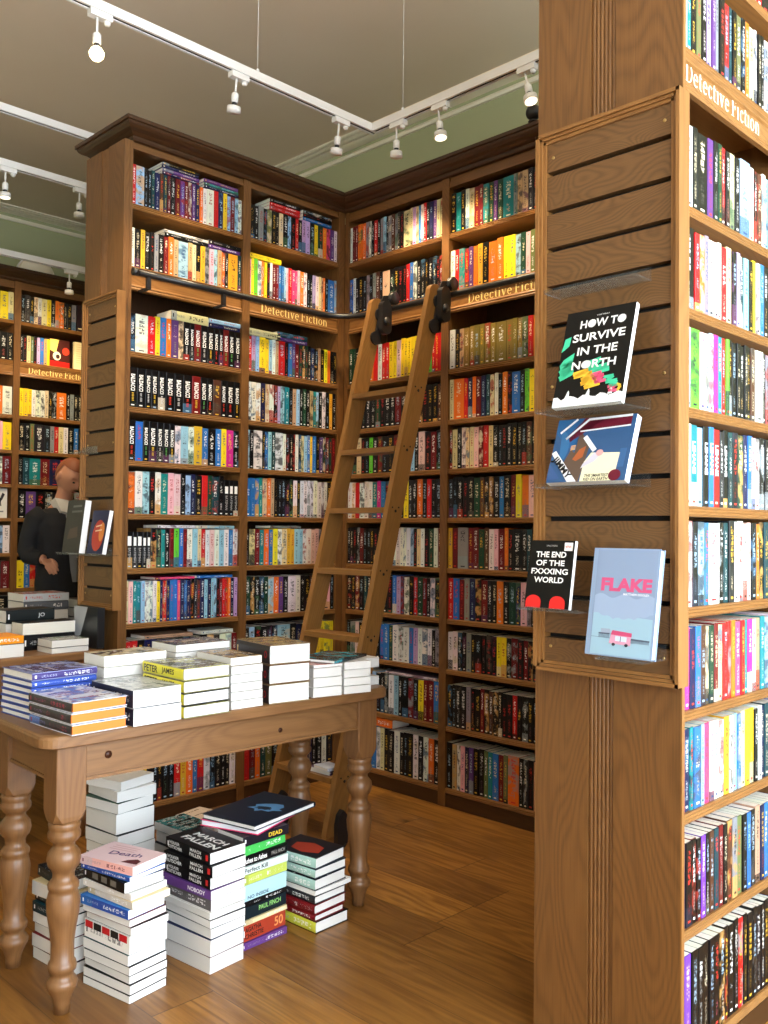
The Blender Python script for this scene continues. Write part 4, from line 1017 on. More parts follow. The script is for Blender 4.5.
def pile(where, corner, z, rz, a, b, books, group, jit=2.0, joff=.004):
    """books listed from the bottom up; each dict overrides a flat_book argument"""
    n = len(books)
    for i, bk in enumerate(books):
        bk = dict(bk); t = bk.pop('t'); desc = bk.pop('d', 'white-edged paperback')
        pos = 'topmost' if i == n-1 else ('bottom one' if i == 0 else ordn(n-1-i)+' from the top')
        aa, bb = bk.pop('a', a), bk.pop('b', b); dr = bk.pop('rz', rnd.uniform(-jit, jit)); off = bk.pop('off', (0, 0))
        loc = (corner[0]+off[0]+rnd.uniform(-joff, joff*.4), corner[1]+off[1]+rnd.uniform(-joff*.4, joff), z+.0005)
        flat_book(loc, rz+dr, aa, bb, t, bk.pop('spine', 'l'), '%s, %s, %s' % (desc, pos, where), group, **bk)
        z += t+.0022
    return z
def Wt(t, **k):
    k.setdefault('base', rnd.choice('kBRTKwkG'))
    v = rnd.uniform(-9, 3); k.setdefault('pages', (226+v, 225+v, 220+v))
    return dict(t=t, spine=k.pop('spine', 'l'), **k)
def xy(m, a, b, z, u, v): return (-a+u*a, v*b, z)
# -- floor piles under the foreground table
def death(m, a, b, z):
    put_text(m, 'Death', flat((90, 50, 110)), (-a*.45, b*.52, z), (.98, .2, 0), (-.2, .98, 0), a*.52, b*.2, .01)
    m.face([(-a*.3, b*.12, z), (-a*.04, b*.16, z), (-a*.06, b*.34, z), (-a*.16, b*.4, z), (-a*.27, b*.26, z)], flat((92, 40, 44)))
    for k in range(3): m.face([(-a*.85, b*(.62+.1*k), z), (-a*.4, b*(.66+.1*k), z), (-a*.4, b*(.69+.1*k), z), (-a*.85, b*(.65+.1*k), z)], flat((214, 170, 168)))
gp = 'stack by the near table leg'
def blk(t, **k): return Wt(t, **k)
def photos(m, a, t):
    for x in (.3, .52, .74): m.face([(-a+a*x-.014, -.0005, t*.25), (-a+a*x+.014, -.0005, t*.25), (-a+a*x+.014, -.0005, t*.8), (-a+a*x-.014, -.0005, t*.8)], flat((104, 100, 92)))
def squares(m, a, t):
    for i in range(5): m.face([(-a+a*(.02+.19*i), -.0005, t*.58), (-a+a*(.02+.19*i+.17), -.0005, t*.58), (-a+a*(.02+.19*i+.17), -.0005, t*.98), (-a+a*(.02+.19*i), -.0005, t*.98)], flat((190, 30, 34) if i % 2 == 0 else (28, 26, 26)))
pile(gp, (-2.293, 1.317), 0, 9, .205, .133, [Wt(.022), Wt(.026), Wt(.022), Wt(.024), Wt(.03),
    dict(t=.05, spine='L', base='w', spc=(240, 238, 232), d='white paperback with red lettering', ink=(40, 40, 44), spine_pic=squares),
    Wt(.022), Wt(.02), dict(t=.026, spine='L', base='b', spc=(40, 76, 160), d='blue spined paperback', off=(0, -.004)), dict(t=.02, spine='L', base='c', spc=(206, 198, 184), d='cream spined paperback', off=(.006, 0)), dict(t=.018, spine='L', base='w', spc=(214, 208, 198), d='pale spined paperback'),
    dict(t=.03, spine='L', base='k', d='black paperback with small grey pictures', plain_spine=True, spine_pic=photos, rz=-3, off=(-.012, -.012), a=.2), dict(t=.013, spine='L', base='b', spc=(40, 70, 150), d='thin blue paperback', rz=3),
    dict(t=.024, spine='L', base=(236, 204, 204), spc=(226, 170, 160), ink=(120, 60, 70), d='pink paperback with purple script', rz=7, top=death, off=(0, .004))], 'books stacked on the floor under the table')
# squares on the red-black spine
gk = 'stack of black-topped novels'
def fallen(m, a, b, z):
    put_text(m, 'MARCH', M['white_ink'], (-a*.45, b*.6, z), (1, 0, 0), (0, 1, 0), a*.7, b*.2, .03); put_text(m, 'FALLEN', M['white_ink'], (-a*.45, b*.3, z), (1, 0, 0), (0, 1, 0), a*.75, b*.22, .03)
kut = lambda **k: dict(t=.034, spine='L', base='k', d='black paperback with white lettering', spine_txt=[('VOLKER', (236, 236, 232), .2, .24, .26, .18), ('KUTSCHER', (236, 236, 232), .22, .32, .3, -.2), ('MARCH', (236, 236, 232), .68, .24, .28, .2), ('FALLEN', (236, 236, 232), .68, .26, .3, -.2), ('I', (200, 40, 40), .93, .05, .5, 0)], **k)
z4 = pile(gk, (-2.275, 1.572), 0, 5, .225, .134, [Wt(.05), Wt(.05), Wt(.03), Wt(.024), Wt(.02),
    dict(t=.036, spine='L', base='w', spc=(96, 92, 92), d='grey-spined white paperback'), dict(t=.026, spine='L', base='p', d='purple spined paperback', spine_txt=[('NOBODY', (244, 240, 244), .72, .34, .5, 0)], a=.235, off=(.004, -.004)), kut(rz=-1), kut(rz=2, off=(.008, 0)), kut(rz=-2, top=fallen, off=(-.004, 0))], 'books stacked on the floor under the table')
gc = 'stack of bright spines'
tx = lambda *a: [a]
z5 = pile(gc, (-2.331, 1.729), 0, 4, .13, .19, [dict(t=.022, spine='R', base='p', d='purple spined paperback'), dict(t=.05, spine='R', base=(166, 60, 40), d='rust red thick paperback', spine_txt=[('AGATHA', (24, 20, 20), .26, .36, .3, .2), ('CHRISTIE', (24, 20, 20), .28, .42, .3, -.2), ('50', (236, 150, 90), .84, .2, .6, 0)]),
    dict(t=.014, spine='R', base='c', d='thin cream paperback'), dict(t=.038, spine='R', base=(20, 34, 40), d='dark teal paperback', spine_txt=[('PAUL FINCH', (150, 210, 120), .62, .5, .4, .1)]), dict(t=.016, spine='R', base='k', d='thin black paperback', plain_spine=False), dict(t=.05, spine='R', base=(176, 212, 222), alt=(240, 240, 240), d='pale blue thick paperback', spine_txt=[('NO INSIDE', (70, 96, 110), .36, .46, .22, -.3)]),
    dict(t=.03, spine='R', base=(190, 204, 90), d='lime green paperback'), dict(t=.024, spine='R', base=(214, 228, 222), d='pale green paperback', spine_txt=[('Perfect Kill', (50, 60, 60), .3, .5, .6, 0)]), dict(t=.03, spine='R', base='k', d='black paperback with white lettering', spine_txt=[('Ashes to Ashes', (244, 244, 240), .3, .5, .55, 0), ('PAUL FINCH', (150, 146, 140), .8, .3, .4, 0)]),
    dict(t=.028, spine='R', base=(74, 190, 88), d='green paperback'), dict(t=.03, spine='R', base=(30, 26, 34), d='dark paperback with yellow lettering', spine_txt=[('DEAD', (236, 200, 60), .7, .3, .45, 0)])], 'books stacked on the floor under the table')
def skull(m, a, b, z):
    f = flat((96, 150, 196)); c = (-a*.42, b*.55)
    P = [(.0, .16), (.1, .18), (.17, .1), (.16, .02), (.24, -.02), (.14, -.07), (.12, -.13), (.02, -.12), (-.03, -.2), (-.09, -.12), (-.2, -.13), (-.13, -.05), (-.18, .02), (-.1, .1)]
    m.face([(c[0]+p*a*1.3, c[1]+q*b*.9, z) for p, q in P], f); m.face([(c[0]+p*a*.7-.004, c[1]+q*b*.35-.014, z+.0004) for p, q in P], flat((26, 44, 62)))
flat_book((-2.315, 1.775, z5+.001), 20, .22, .29, .02, 'l', 'pink-covered large hardback under the dark one, top of the bright stack', 'large hardbacks on the floor stack', True, (226, 60, 112), pages=(236, 240, 246))
flat_book((-2.30, 1.752, z5+.0225), 12, .225, .31, .016, 'l', 'large dark blue hardback with a pale blue emblem, topmost of the bright stack', 'large hardbacks on the floor stack', True, (18, 34, 50), alt=(96, 30, 48), artw=(0, 0), top=skull)
gh = 'hardback stack by the right table leg'
def redpic(m, a, b, z): m.face([(-a*.12+.0, b*.25, z), (-a*.2, b*.6, z), (-a*.5, b*.72, z), (-a*.78, b*.55, z), (-a*.7, b*.22, z), (-a*.4, b*.12, z)], flat((176, 62, 44)))
lg = (168, 204, 194)
pile(gh, (-2.268, 1.978), 0, 4, .2, .15, [dict(t=.038, spine='L', hard=True, base='k', spc=(206, 212, 70), d='black hardback with a lime spine'), dict(t=.02, spine='L', hard=True, base='R', d='dark red hardback', b=.135), dict(t=.03, spine='L', hard=True, base='R', d='dark red thicker hardback'), dict(t=.026, spine='L', hard=True, base='K', d='charcoal hardback', b=.145),
    dict(t=.015, spine='L', base='w', d='white thin paperback', b=.172), dict(t=.036, spine='L', hard=True, base=(26, 34, 44), spc=lg, d='green-spined dark hardback', artw=(.7, .6), alt=(90, 40, 40)), dict(t=.03, spine='L', hard=True, base=(26, 40, 50), spc=lg, d='green-spined dark hardback'), dict(t=.036, spine='L', hard=True, base=(26, 32, 42), spc=lg, d='green-spined hardback with red picture', top=redpic, rz=5)], 'hardbacks stacked on the floor under the table')
pile('stack behind the near table leg', (-2.55, 1.272), 0, 6, .2, .135, [Wt(.035), Wt(.04), Wt(.03), Wt(.032), dict(t=.03, spine='L', base='T', spc=(18, 44, 50), d='dark teal paperback'), dict(t=.018, spine='L', base='k', d='thin black paperback'), Wt(.042, rz=4, base='c', d='cream-edged paperback'), dict(t=.03, spine='L', base=(16, 34, 44), d='dark blue paperback', rz=-6, off=(-.02, 0), artw=(.6, .5))], 'books stacked on the floor under the table')
pile('tall white stack behind the table', (-2.83, 1.57), 0, 6, .185, .155, [Wt(.05), Wt(.04), Wt(.04), Wt(.05), Wt(.04), Wt(.045, off=(.01, 0)), Wt(.07), Wt(.036, off=(.012, 0), rz=5), Wt(.036, rz=-3, base='w'), Wt(.03, rz=9, off=(.004, .012), base='w')], 'books stacked on the floor behind the table', 3)
pile('short stack behind the black-topped novels', (-2.80, 1.82), 0, 4, .18, .13, [Wt(.045), Wt(.04), Wt(.04), Wt(.035), Wt(.04), dict(t=.03, spine='l', base=(14, 44, 52), alt=(60, 130, 136), artw=(.9, .5), d='dark teal paperback')], 'books stacked on the floor behind the table')
pile('low stack by the bookcase plinth', (-3.32, 2.28), 0, 14, .2, .15, [Wt(.025), dict(t=.025, spine='l', base=(214, 200, 184), ink=(110, 90, 80), artw=(.1, .8), d='pale paperback')], 'books stacked on the floor behind the table')
# -- on the foreground table
gt = 'books piled on the foreground table'
pile('blue stack on the table corner', (-2.549, 1.14), TT, 3, .185, .205, [dict(t=.0165, spine='R', hard=True, base=(52, 78, 160), alt=(220, 226, 240), d='thin blue hardback') for _ in range(6)]+[dict(t=.022, spine='R', hard=True, base=(62, 52, 110), alt=(150, 160, 200), artw=(.8, .6), d='purple-blue hardback')], gt, 1.2, .003)
orange = dict(t=.0275, spine='L', hard=True, base=(212, 214, 222), spc=(56, 54, 56), alt=(90, 120, 180), pages=(226, 120, 24), artw=(1, 1), ink=(150, 60, 80))
pile('near table corner', (-2.292, 1.136), TT, 2.5, .238, .165, [dict(orange, d='orange-edged hardback') for _ in range(3)], gt, .8, .003)
pile('stack beside the orange-edged books', (-2.283, 1.31), TT, 0, .235, .155, [dict(t=.049, spine='L', base=(190, 194, 196), spc=(28, 32, 52), alt=(96, 104, 108), artw=(.9, .5), d='thick white-edged paperback') for _ in range(2)], gt, .6, .003)
pj = dict(t=.0345, spine='L', hard=True, base=(36, 36, 34), spc=(222, 214, 60), alt=(190, 186, 120), artw=(.8, .5), d='yellow-spined hardback', spine_txt=[('PETER', (30, 30, 30), .22, .34, .6, 0), ('JAMES', (30, 30, 30), .64, .3, .6, 0)])
pile('middle of the table', (-2.279, 1.474), TT, -1, .235, .16, [dict(pj) for _ in range(4)], gt, .8, .003)
pile('stack beside the yellow-spined books', (-2.298, 1.652), TT, -3, .2, .115, [Wt(.0245, base='w') for _ in range(5)]+[dict(t=.0245, spine='l', base=(180, 150, 100), alt=(60, 44, 36), artw=(1, .2), d='swirl-covered paperback')], gt, .8, .003)
pile('thick stack on the table', (-2.285, 1.79), TT, -8, .225, .152, [dict(t=.0605, spine='L', hard=True, base=(150, 132, 96), spc=(40, 30, 32), alt=(104, 62, 40), ink=(222, 190, 120), artw=(1, .5), d='thick hardback', spine_txt=[('O', (196, 40, 40), .9, .07, .4, 0)]) for _ in range(3)], gt, .8, .002)
pile('pink-topped white stack on table', (-2.278, 1.968), TT, -11, .18, .11, [Wt(.031, base='w'), Wt(.03, base='w'), Wt(.03, base='w'), dict(t=.009, spine='r', base=(226, 150, 140), alt=(240, 236, 230), artw=(.6, .5), d='thin pink booklet')], gt, 1, .002)
zt = pile('white stack near table end', (-2.262, 2.09), TT, -13, .18, .105, [Wt(.025, base='w') for _ in range(4)], gt, 1, .002)
flat_book((-2.25, 2.035, zt+.001), 17, .16, .22, .009, 'R', 'thin teal and black booklet lying askew on the white stacks', gt, False, (24, 24, 26), alt=(60, 168, 184), ink=(150, 146, 130), artw=(1, .9))
pile('stack overhanging the table end', (-2.335, 2.222), TT, -4, .13, .1, [Wt(.03, base='w'), Wt(.028, b=.06, base='w'), Wt(.034, base='w')], gt, 1, .002)
pile('navy-topped stack at table back', (-2.553, 1.366), TT, 0, .13, .215, [Wt(.03, base='w') for _ in range(4)]+[dict(t=.034, spine='R', base=(226, 210, 170), alt=(26, 34, 60), spc=(240, 236, 226), artw=(1, .4), plain_spine=True, d='cream and navy paperback')], gt, .8, .002)
pile('dark-topped stack at table back', (-2.545, 1.612), TT, 0, .15, .21, [Wt(.036, base='w') for _ in range(4)]+[dict(t=.024, spine='l', base=(30, 34, 50), alt=(180, 160, 140), artw=(1, .6), d='navy picture-covered paperback')], gt, .8, .002)
# -- on the table beyond
g2 = 'books on the table beyond'
pile('front edge of the table beyond', (-3.635, 1.71), T2, 0, .13, .165, [dict(t=.022, spine='l', base='g', d='grey paperback'), dict(t=.03, spine='l', base=(130, 110, 110), alt=(90, 130, 90), artw=(1, .5), d='grey-topped paperback')], g2)
pile('left front edge of the table beyond', (-3.64, 1.375), T2, 0, .15, .22, [dict(t=.052, spine='l', base='g', d='thick white-edged paperback'), dict(t=.03, spine='R', base=(240, 150, 30), d='orange paperback')], g2)
pile('dark-based stack on the table beyond', (-3.795, 1.655), T2, 0, .11, .235, [dict(t=.064, spine='R', hard=True, base='k', d='thick black hardback'), dict(t=.05, spine='r', base='k', d='thick white-edged book', pages=(226, 222, 210))], g2, .5, .002)
pile('rear stack on the table beyond', (-3.955, 1.65), T2, 0, .14, .22, [Wt(.05), Wt(.05), dict(t=.056, spine='R', hard=True, base=(24, 28, 28), d='thick dark hardback with pale lettering', spine_txt=[('JO', (190, 190, 190), .72, .14, .4, .0)])], g2, .5, .002)
r = empty('slipcase', (-3.755, 1.935, T2), 'black slipcase standing against the far display panel', 'slipcase')
m = MB(); m.box(-3.862, -3.648, 1.918, 1.924, T2+.001, T2+.178, M['black_metal']); m.box(-3.862, -3.648, 1.946, 1.952, T2+.001, T2+.178, M['black_metal']); m.box(-3.862, -3.648, 1.9245, 1.9455, T2+.001, T2+.006, M['black_metal']); m.box(-3.654, -3.648, 1.9245, 1.9455, T2+.0065, T2+.178, M['black_metal']); m.build('case', r)
m = MB(); m.box(-3.86, -3.655, 1.9255, 1.9445, T2+.0075, T2+.172, M['pages'], at=page_at((0, 1, 0))); m.face([(-3.861, 1.9174, T2+.03), (-3.80, 1.9174, T2+.05), (-3.735, 1.9174, T2+.177), (-3.861, 1.9174, T2+.177)], flat((176, 180, 186))); m.build('page_block', r)
g3 = 'books on the table in front of the person'
pile('red-topped stack in front of the person', (-4.72, 2.06), .78, 0, .2, .25, [Wt(.05), Wt(.05), dict(t=.045, spine='R', base=(96, 100, 106), d='grey hardback', hard=True), dict(t=.04, spine='R', base=(200, 204, 208), alt=(200, 60, 44), artw=(1, .5), ink=(220, 60, 40), d='grey book with a red cover')], g3, .5, .002)
pile('dark stack in front of the person', (-4.70, 2.36), .78, 0, .2, .24, [Wt(.05), dict(t=.05, spine='R', base='k', hard=True, d='black hardback'), dict(t=.045, spine='R', base=(60, 44, 36), alt=(180, 176, 160), d='dark picture book')], g3, .5, .002)
# books on the lowest ladder step
flat_book((-2.88, ly(.273)-.03, .2855), 4, .14, .07, .02, 'R', 'dark purple booklet on the lowest ladder step', None, False, (44, 26, 50), artw=(.6, .4), alt=(120, 90, 140))
flat_book((-2.872, ly(.273)-.05, .3068), -6, .1, .08, .012, 'R', 'pale blue booklet on top of the purple one, lowest ladder step', None, False, (180, 190, 214))

# ================================================================== TRACK LIGHTING
ZT = 3.3
def track(segs, label, zt, wires, loc):
    r = empty('lighting_track', loc, label, 'track', 'ceiling lighting tracks')
    for (a, b) in segs:
        m = MB(); A, B_ = Vector(a), Vector(b); d = (B_-A).normalized(); n = Vector((-d.y, d.x, 0)); L = (B_-A).length
        pl_ = lambda p, q, t: tuple(A+d*t+n*p+Vector((0, 0, q)))
        m.prism([(-.019, .0), (-.008, .0), (-.008, .02), (.008, .02), (.008, .0), (.019, .0), (.019, .038), (-.019, .038)], 0, L, M['white_metal'], pl_); m.build('channel', r)
        m = MB(); m.prism([(-.0075, .004), (.0075, .004), (.0075, .019), (-.0075, .019)], .002, L-.002, M['black_gap'], pl_); m.build('groove', r)
    for x, y in wires:
        m = MB(); m.tube([(x, y, zt+.04), (x, y, ZC-.002)], .0012, M['white_metal'], 6); m.lathe([(zt+.037, .008), (zt+.055, .008), (zt+.06, .003)], x, y, M['white_metal'], 12); m.lathe([(ZC-.02, .004), (ZC-.003, .012)], x, y, M['white_metal'], 12); m.build('wire', r)
track([((-3.21, -1.0, ZT), (-3.21, 3.14, ZT)), ((-3.19, 3.12, ZT), (-1.0, 3.12, ZT))], 'white track rail turning a corner above the table and bookcases', ZT, [(-3.21, 2.41), (-3.21, .6), (-3.0, 3.12), (-2.0, 3.12)], (-3.21, 3.12, ZT))
track([((-4.97, -1.0, ZT), (-4.97, 3.3, ZT))], 'white track rail with spotlights beyond the bookcase corner', ZT, [(-4.97, -.8), (-4.97, .3)], (-4.97, 2, ZT))
track([((-6.03, 0.0, 3.13), (-6.03, 3.3, 3.13))], 'white track rail in front of the far green wall', 3.13, [(-6.03, .2), (-6.03, .9)], (-6.03, 2, 3.13))
track([((-4.62, -.5, 3.44), (-4.62, 3.3, 3.44))], 'bare white track rail close to the ceiling over the aisle', 3.44, [(-4.62, -.3), (-4.62, .4)], (-4.62, 2, 3.44))
def spot(x, y, zt, d, label, lit=0, tilt=(0, 0), power=0, aim=None, bulb=False):
    r = empty('track_spotlight', (x, y, zt), label, 'spotlight', 'white track spotlights')
    dx, dy = (0, 1) if d == 'y' else (1, 0)
    m = MB(); w = (.016, .045) if d == 'y' else (.045, .016)
    m.box(x-w[0], x+w[0], y-w[1], y+w[1], zt-.026, zt-.001, M['white_metal'])
    m.lathe([(zt-.042, .009), (zt-.034, .013), (zt-.026, .013)], x+dx*.03, y+dy*.03, M['white_metal'], 14); m.build('adapter', r)
    T = Matrix.Translation((x-dx*.012, y-dy*.012, zt-.026)) @ Matrix.Rotation(R(tilt[0]), 4, 'X') @ Matrix.Rotation(R(tilt[1]), 4, 'Y')
    m = MB(); m.lathe([(-.062, .0048), (-.0005, .0048)], 0, 0, M['white_metal'], 10, xf=T); m.build('stem', r)
    m = MB(); m.lathe([(-.1, .016), (-.066, .016), (-.06, .012), (-.0585, .006)], 0, 0, M['white_metal'], 20, xf=T); m.build('socket', r)
    m = MB(); m.lathe([(-.113, .011), (-.1005, .011)], 0, 0, M['black_metal'], 16, xf=T); m.build('collar', r)
    if bulb:
        m = MB(); m.lathe([(-.165, .004), (-.162, .016), (-.15, .026), (-.135, .028), (-.12, .020), (-.1135, .012)], 0, 0, M['bulb'], 22, xf=T); m.build('bulb', r)
    else:
        m = MB(); m.lathe([(-.143, .027), (-.143, .0305), (-.118, .029), (-.1135, .014)], 0, 0, M['white_metal'], 22, xf=T); h = m.build('lamp_head', r)
        m = MB(); m.lathe([(-.1442, .0265), (-.1432, .0265)], 0, 0, M['bulb_dim'] if lit else M['white_metal'], 22, xf=T); m.build('lens', h)
    if power:
        ld = bpy.data.lights.new('spot_lamp', 'SPOT'); ld.energy = power; ld.color = (1, .76, .46); ld.spot_size = R(75); ld.spot_blend = .7; ld.shadow_soft_size = .03
        lo = bpy.data.objects.new('spot_lamp', ld); COL.objects.link(lo); p = T @ Vector((0, 0, -.175)); lo.location = p
        lo.rotation_euler = (Vector(aim)-p).to_track_quat('-Z', 'Y').to_euler()
PW = 46
spot(-3.21, 1.66, ZT, 'y', 'white spotlight with a glowing bare bulb, nearest along the corner track', 1, power=PW, aim=(-3.62, 1.95, 1.8), bulb=True)
spot(-3.21, 2.31, ZT, 'y', 'second white spotlight along the corner track, over the table bookcase', 0, (0, 8), PW, (-3.6, 2.4, 2.0))
spot(-3.21, 2.91, ZT, 'y', 'third white spotlight along the corner track, just before the bend', 0, (0, 8), PW, (-3.6, 2.95, 1.9))
spot(-3.03, 3.12, ZT, 'x', 'white spotlight just after the bend of the corner track', 0, (0, 0), PW, (-3.1, 3.36, 2.2))
spot(-2.76, 3.12, ZT, 'x', 'lit white spotlight above the top of the ladder', 1, (-4, -10), PW, (-2.72, 3.36, 2.1))
spot(-2.27, 3.12, ZT, 'x', 'lit white spotlight beside the pillar bookcase', 1, (-4, -16), PW, (-2.3, 3.36, 2.1))
spot(-4.97, 2.04, ZT, 'y', 'lit white spotlight on the track beyond the bookcase', 1, (0, 0), PW*1.4, (-6.1, 2.6, 2.2))
spot(-4.97, 2.47, ZT, 'y', 'white spotlight half hidden by the bookcase cornice', 0, (0, 0), PW*1.4, (-6.1, 2.95, 2.1))
spot(-6.03, 2.93, 3.13, 'y', 'white spotlight on the far wall track', 0, (0, 0), PW*.5, (-6.25, 2.95, 2.3))
# small things on top of the bookcases
r = empty('speaker', (-2.345, 3.27, 3.13), 'small round black speaker on top of the back bookcase', 'speaker')
m = MB(); m.lathe([(.0, .02), (.004, .024), (.008, .02), (.01, .008)], -2.345, 3.27, M['black_metal'], 20, xf=Matrix.Translation((0, 0, 3.131))); m.build('base', r)
m = MB(); m.lathe([(-.034+.0034*i, math.sqrt(max(1e-6, .034**2-(-.034+.0034*i)**2))+.0005) for i in range(21)], -2.345, 3.27, M['black_metal'], 24, xf=Matrix.Translation((0, 0, 3.175))); m.build('body', r)
r = empty('ceiling_lamp', (-6.5, 2.93, 3.2), 'round white lamp on the far green wall above the bookcase', 'lamp')
m = MB(); Tm = Matrix.Translation((-6.615, 2.93, 3.19)) @ Matrix.Rotation(R(90), 4, 'Y')
m.lathe([(0, .15), (.02, .15)], 0, 0, M['white_metal'], 32, xf=Tm); m.build('base', r)
m = MB(); m.lathe([(.0205, .142), (.05, .135), (.075, .11), (.09, .06), (.094, .01)], 0, 0, M['coving'], 32, xf=Tm); m.build('lamp_shade', r)

# ================================================================== PERSON
def skin(name, nodes, edges, root, mat, levels=2):
    me = bpy.data.meshes.new(name); me.from_pydata([n[0] for n in nodes], edges, []); ob = bpy.data.objects.new(name, me); COL.objects.link(ob)
    md = ob.modifiers.new('Skin', 'SKIN'); md.use_smooth_shade = True
    for i, n in enumerate(nodes):
        q = n[1]; me.skin_vertices[0].data[i].radius = q if isinstance(q, tuple) else (q, q)
    me.skin_vertices[0].data[root].use_root = True
    ob.modifiers.new('Subdivision', 'SUBSURF').levels = levels; ob.modifiers[-1].render_levels = levels
    return ob
def grab(ob):
    bpy.context.view_layer.update(); dg = bpy.context.evaluated_depsgraph_get(); ev = ob.evaluated_get(dg); me = ev.to_mesh()
    V = [tuple(v.co) for v in me.vertices]; F = [tuple(p.vertices) for p in me.polygons]; ev.to_mesh_clear(); md = ob.data; bpy.data.objects.remove(ob); bpy.data.meshes.remove(md); return V, F
def sm_obj(name, V, F, mat, parent, remesh=0.0):
    me = bpy.data.meshes.new(name); me.from_pydata(V, [], F); me.materials.append(mat)
    me.polygons.foreach_set('use_smooth', [True]*len(me.polygons)); ob = bpy.data.objects.new(name, me); COL.objects.link(ob); ob.parent = parent
    if remesh:
        md = ob.modifiers.new('Remesh', 'REMESH'); md.mode = 'VOXEL'; md.voxel_size = remesh; md.use_smooth_shade = True
        s = ob.modifiers.new('Smooth', 'SMOOTH'); s.factor = .5; s.iterations = 3
    return ob
skinm = plain('skin', lin((196, 140, 112)), .5); hairm = plain('hair', lin((132, 74, 44)), .6); jack = plain('dark_cloth', lin((24, 24, 28)), .8); shirt = plain('grey_shirt', lin((134, 134, 138)), .8); lapel = plain('pale_collar', lin((196, 194, 190)), .8); eyem = plain('eye', (.02, .015, .012), .2)
# local frame: facing +x, y to the person's left, feet at z=0
pr_ = empty('person', (-5.62, 2.70, 0), 'person in a dark jacket and grey shirt looking down at a small pale book', 'person', rz=R(12)); LOCAL.add(pr_.name)
def loft(secs, n=20):
    """closed tube through (centre, r_front, r_side) sections"""
    C_ = [Vector(q[0]) for q in secs]; V, F = [], []
    for k, (c, a, b) in enumerate(secs):
        d = (C_[min(k+1, len(C_)-1)]-C_[max(k-1, 0)]).normalized(); e1 = Vector((0, 1, 0)).cross(d)
        if e1.length < .05: e1 = Vector((0, 0, 1)).cross(d)
        e1.normalize(); e2 = d.cross(e1)
        V += [tuple(Vector(c)+e1*a*math.cos(2*math.pi*i/n)+e2*b*math.sin(2*math.pi*i/n)) for i in range(n)]
    for k in range(len(secs)-1): F += [(k*n+i, k*n+(i+1) % n, (k+1)*n+(i+1) % n, (k+1)*n+i) for i in range(n)]
    F += [tuple(range(n))[::-1], tuple(range((len(secs)-1)*n, len(secs)*n))]
    return V, F
TOR = [((0, 0, .80), .07, .12), ((-.005, 0, .88), .105, .16), ((0, 0, .97), .112, .165), ((.0, 0, 1.10), .102, .145), ((.005, 0, 1.25), .115, .165), ((0, 0, 1.34), .112, .178), ((-.005, 0, 1.41), .085, .165), ((-.008, 0, 1.45), .062, .10), ((0, 0, 1.48), .054, .062), ((.02, 0, 1.54), .052, .054), ((.045, 0, 1.61), .05, .052)]
ARM = {1: [((-.015, .14, 1.405), .058, .056), ((-.02, .185, 1.38), .056, .054), ((-.025, .215, 1.27), .049, .047), ((-.025, .235, 1.17), .043, .043), ((.01, .215, 1.155), .042, .042), ((.09, .15, 1.185), .038, .036), ((.165, .045, 1.232), .028, .025)],
       -1: [((-.015, -.14, 1.405), .058, .056), ((-.025, -.183, 1.38), .056, .054), ((-.05, -.205, 1.27), .049, .047), ((-.07, -.215, 1.17), .043, .043), ((-.045, -.215, 1.145), .042, .042), ((.01, -.208, 1.135), .037, .036), ((.08, -.19, 1.125), .028, .025)]}
LEGS = {s_: [((0, s_*.085, .90), .09, .078), ((.005, s_*.09, .78), .085, .08), ((.015, s_*.098, .52), .06, .058), ((.0, s_*.102, .38), .058, .054), ((-.02, s_*.108, .12), .042, .038), ((-.015, s_*.11, .05), .045, .036)] for s_ in (-1, 1)}
def grow(secs, g): return [(c, a+g, b+g) for c, a, b in secs]
V, F = loft(TOR)
def addm(V, F, V2, F2): b = len(V); V += V2; F += [tuple(b+i for i in f) for f in F2]
for q in (ARM[1], ARM[-1], LEGS[1], LEGS[-1]): addm(V, F, *loft(q))
# head: ellipsoid shaped into skull, jaw, nose, ears; nodding forward
def head():
    bm = bmesh.new(); bmesh.ops.create_uvsphere(bm, u_segments=28, v_segments=20, radius=1.0)
    for v in bm.verts:
        x, y, z = v.co; f = max(0.0, x)
        w = .076*(1-.22*max(0, -z)**1.2); v.co = Vector((x*.098*(1-.1*max(0, -z)) + .012*f*max(0, -z), y*w, z*.118))
        if x > .8 and abs(y) < .35 and -.35 < z < .12: v.co.x += .022*(1-abs(y)/.35)*(1-abs(z+.15)/.3 if abs(z+.15) < .3 else 0)
        if x > .55 and abs(abs(y)-.36) < .2 and .0 < z < .25: v.co.x -= .007
    out = ([tuple(v.co) for v in bm.verts], [tuple(v.index for v in f.verts) for f in bm.faces]); bm.free()
    return out
HT = Matrix.Translation((.065, 0, 1.655)) @ Matrix.Rotation(R(34), 4, 'Y')
HV, HF = head(); addm(V, F, [tuple(HT @ Vector(p)) for p in HV], HF)
for s_ in (-1, 1):
    bm = bmesh.new(); bmesh.ops.create_uvsphere(bm, u_segments=10, v_segments=8, radius=1.0); bm.verts.index_update()
    addm(V, F, [tuple(HT @ Vector((-.005+v.co.x*.017, s_*.080+v.co.y*.011, -.005+v.co.z*.034))) for v in bm.verts], [tuple(v.index for v in f.verts) for f in bm.faces]); bm.free()
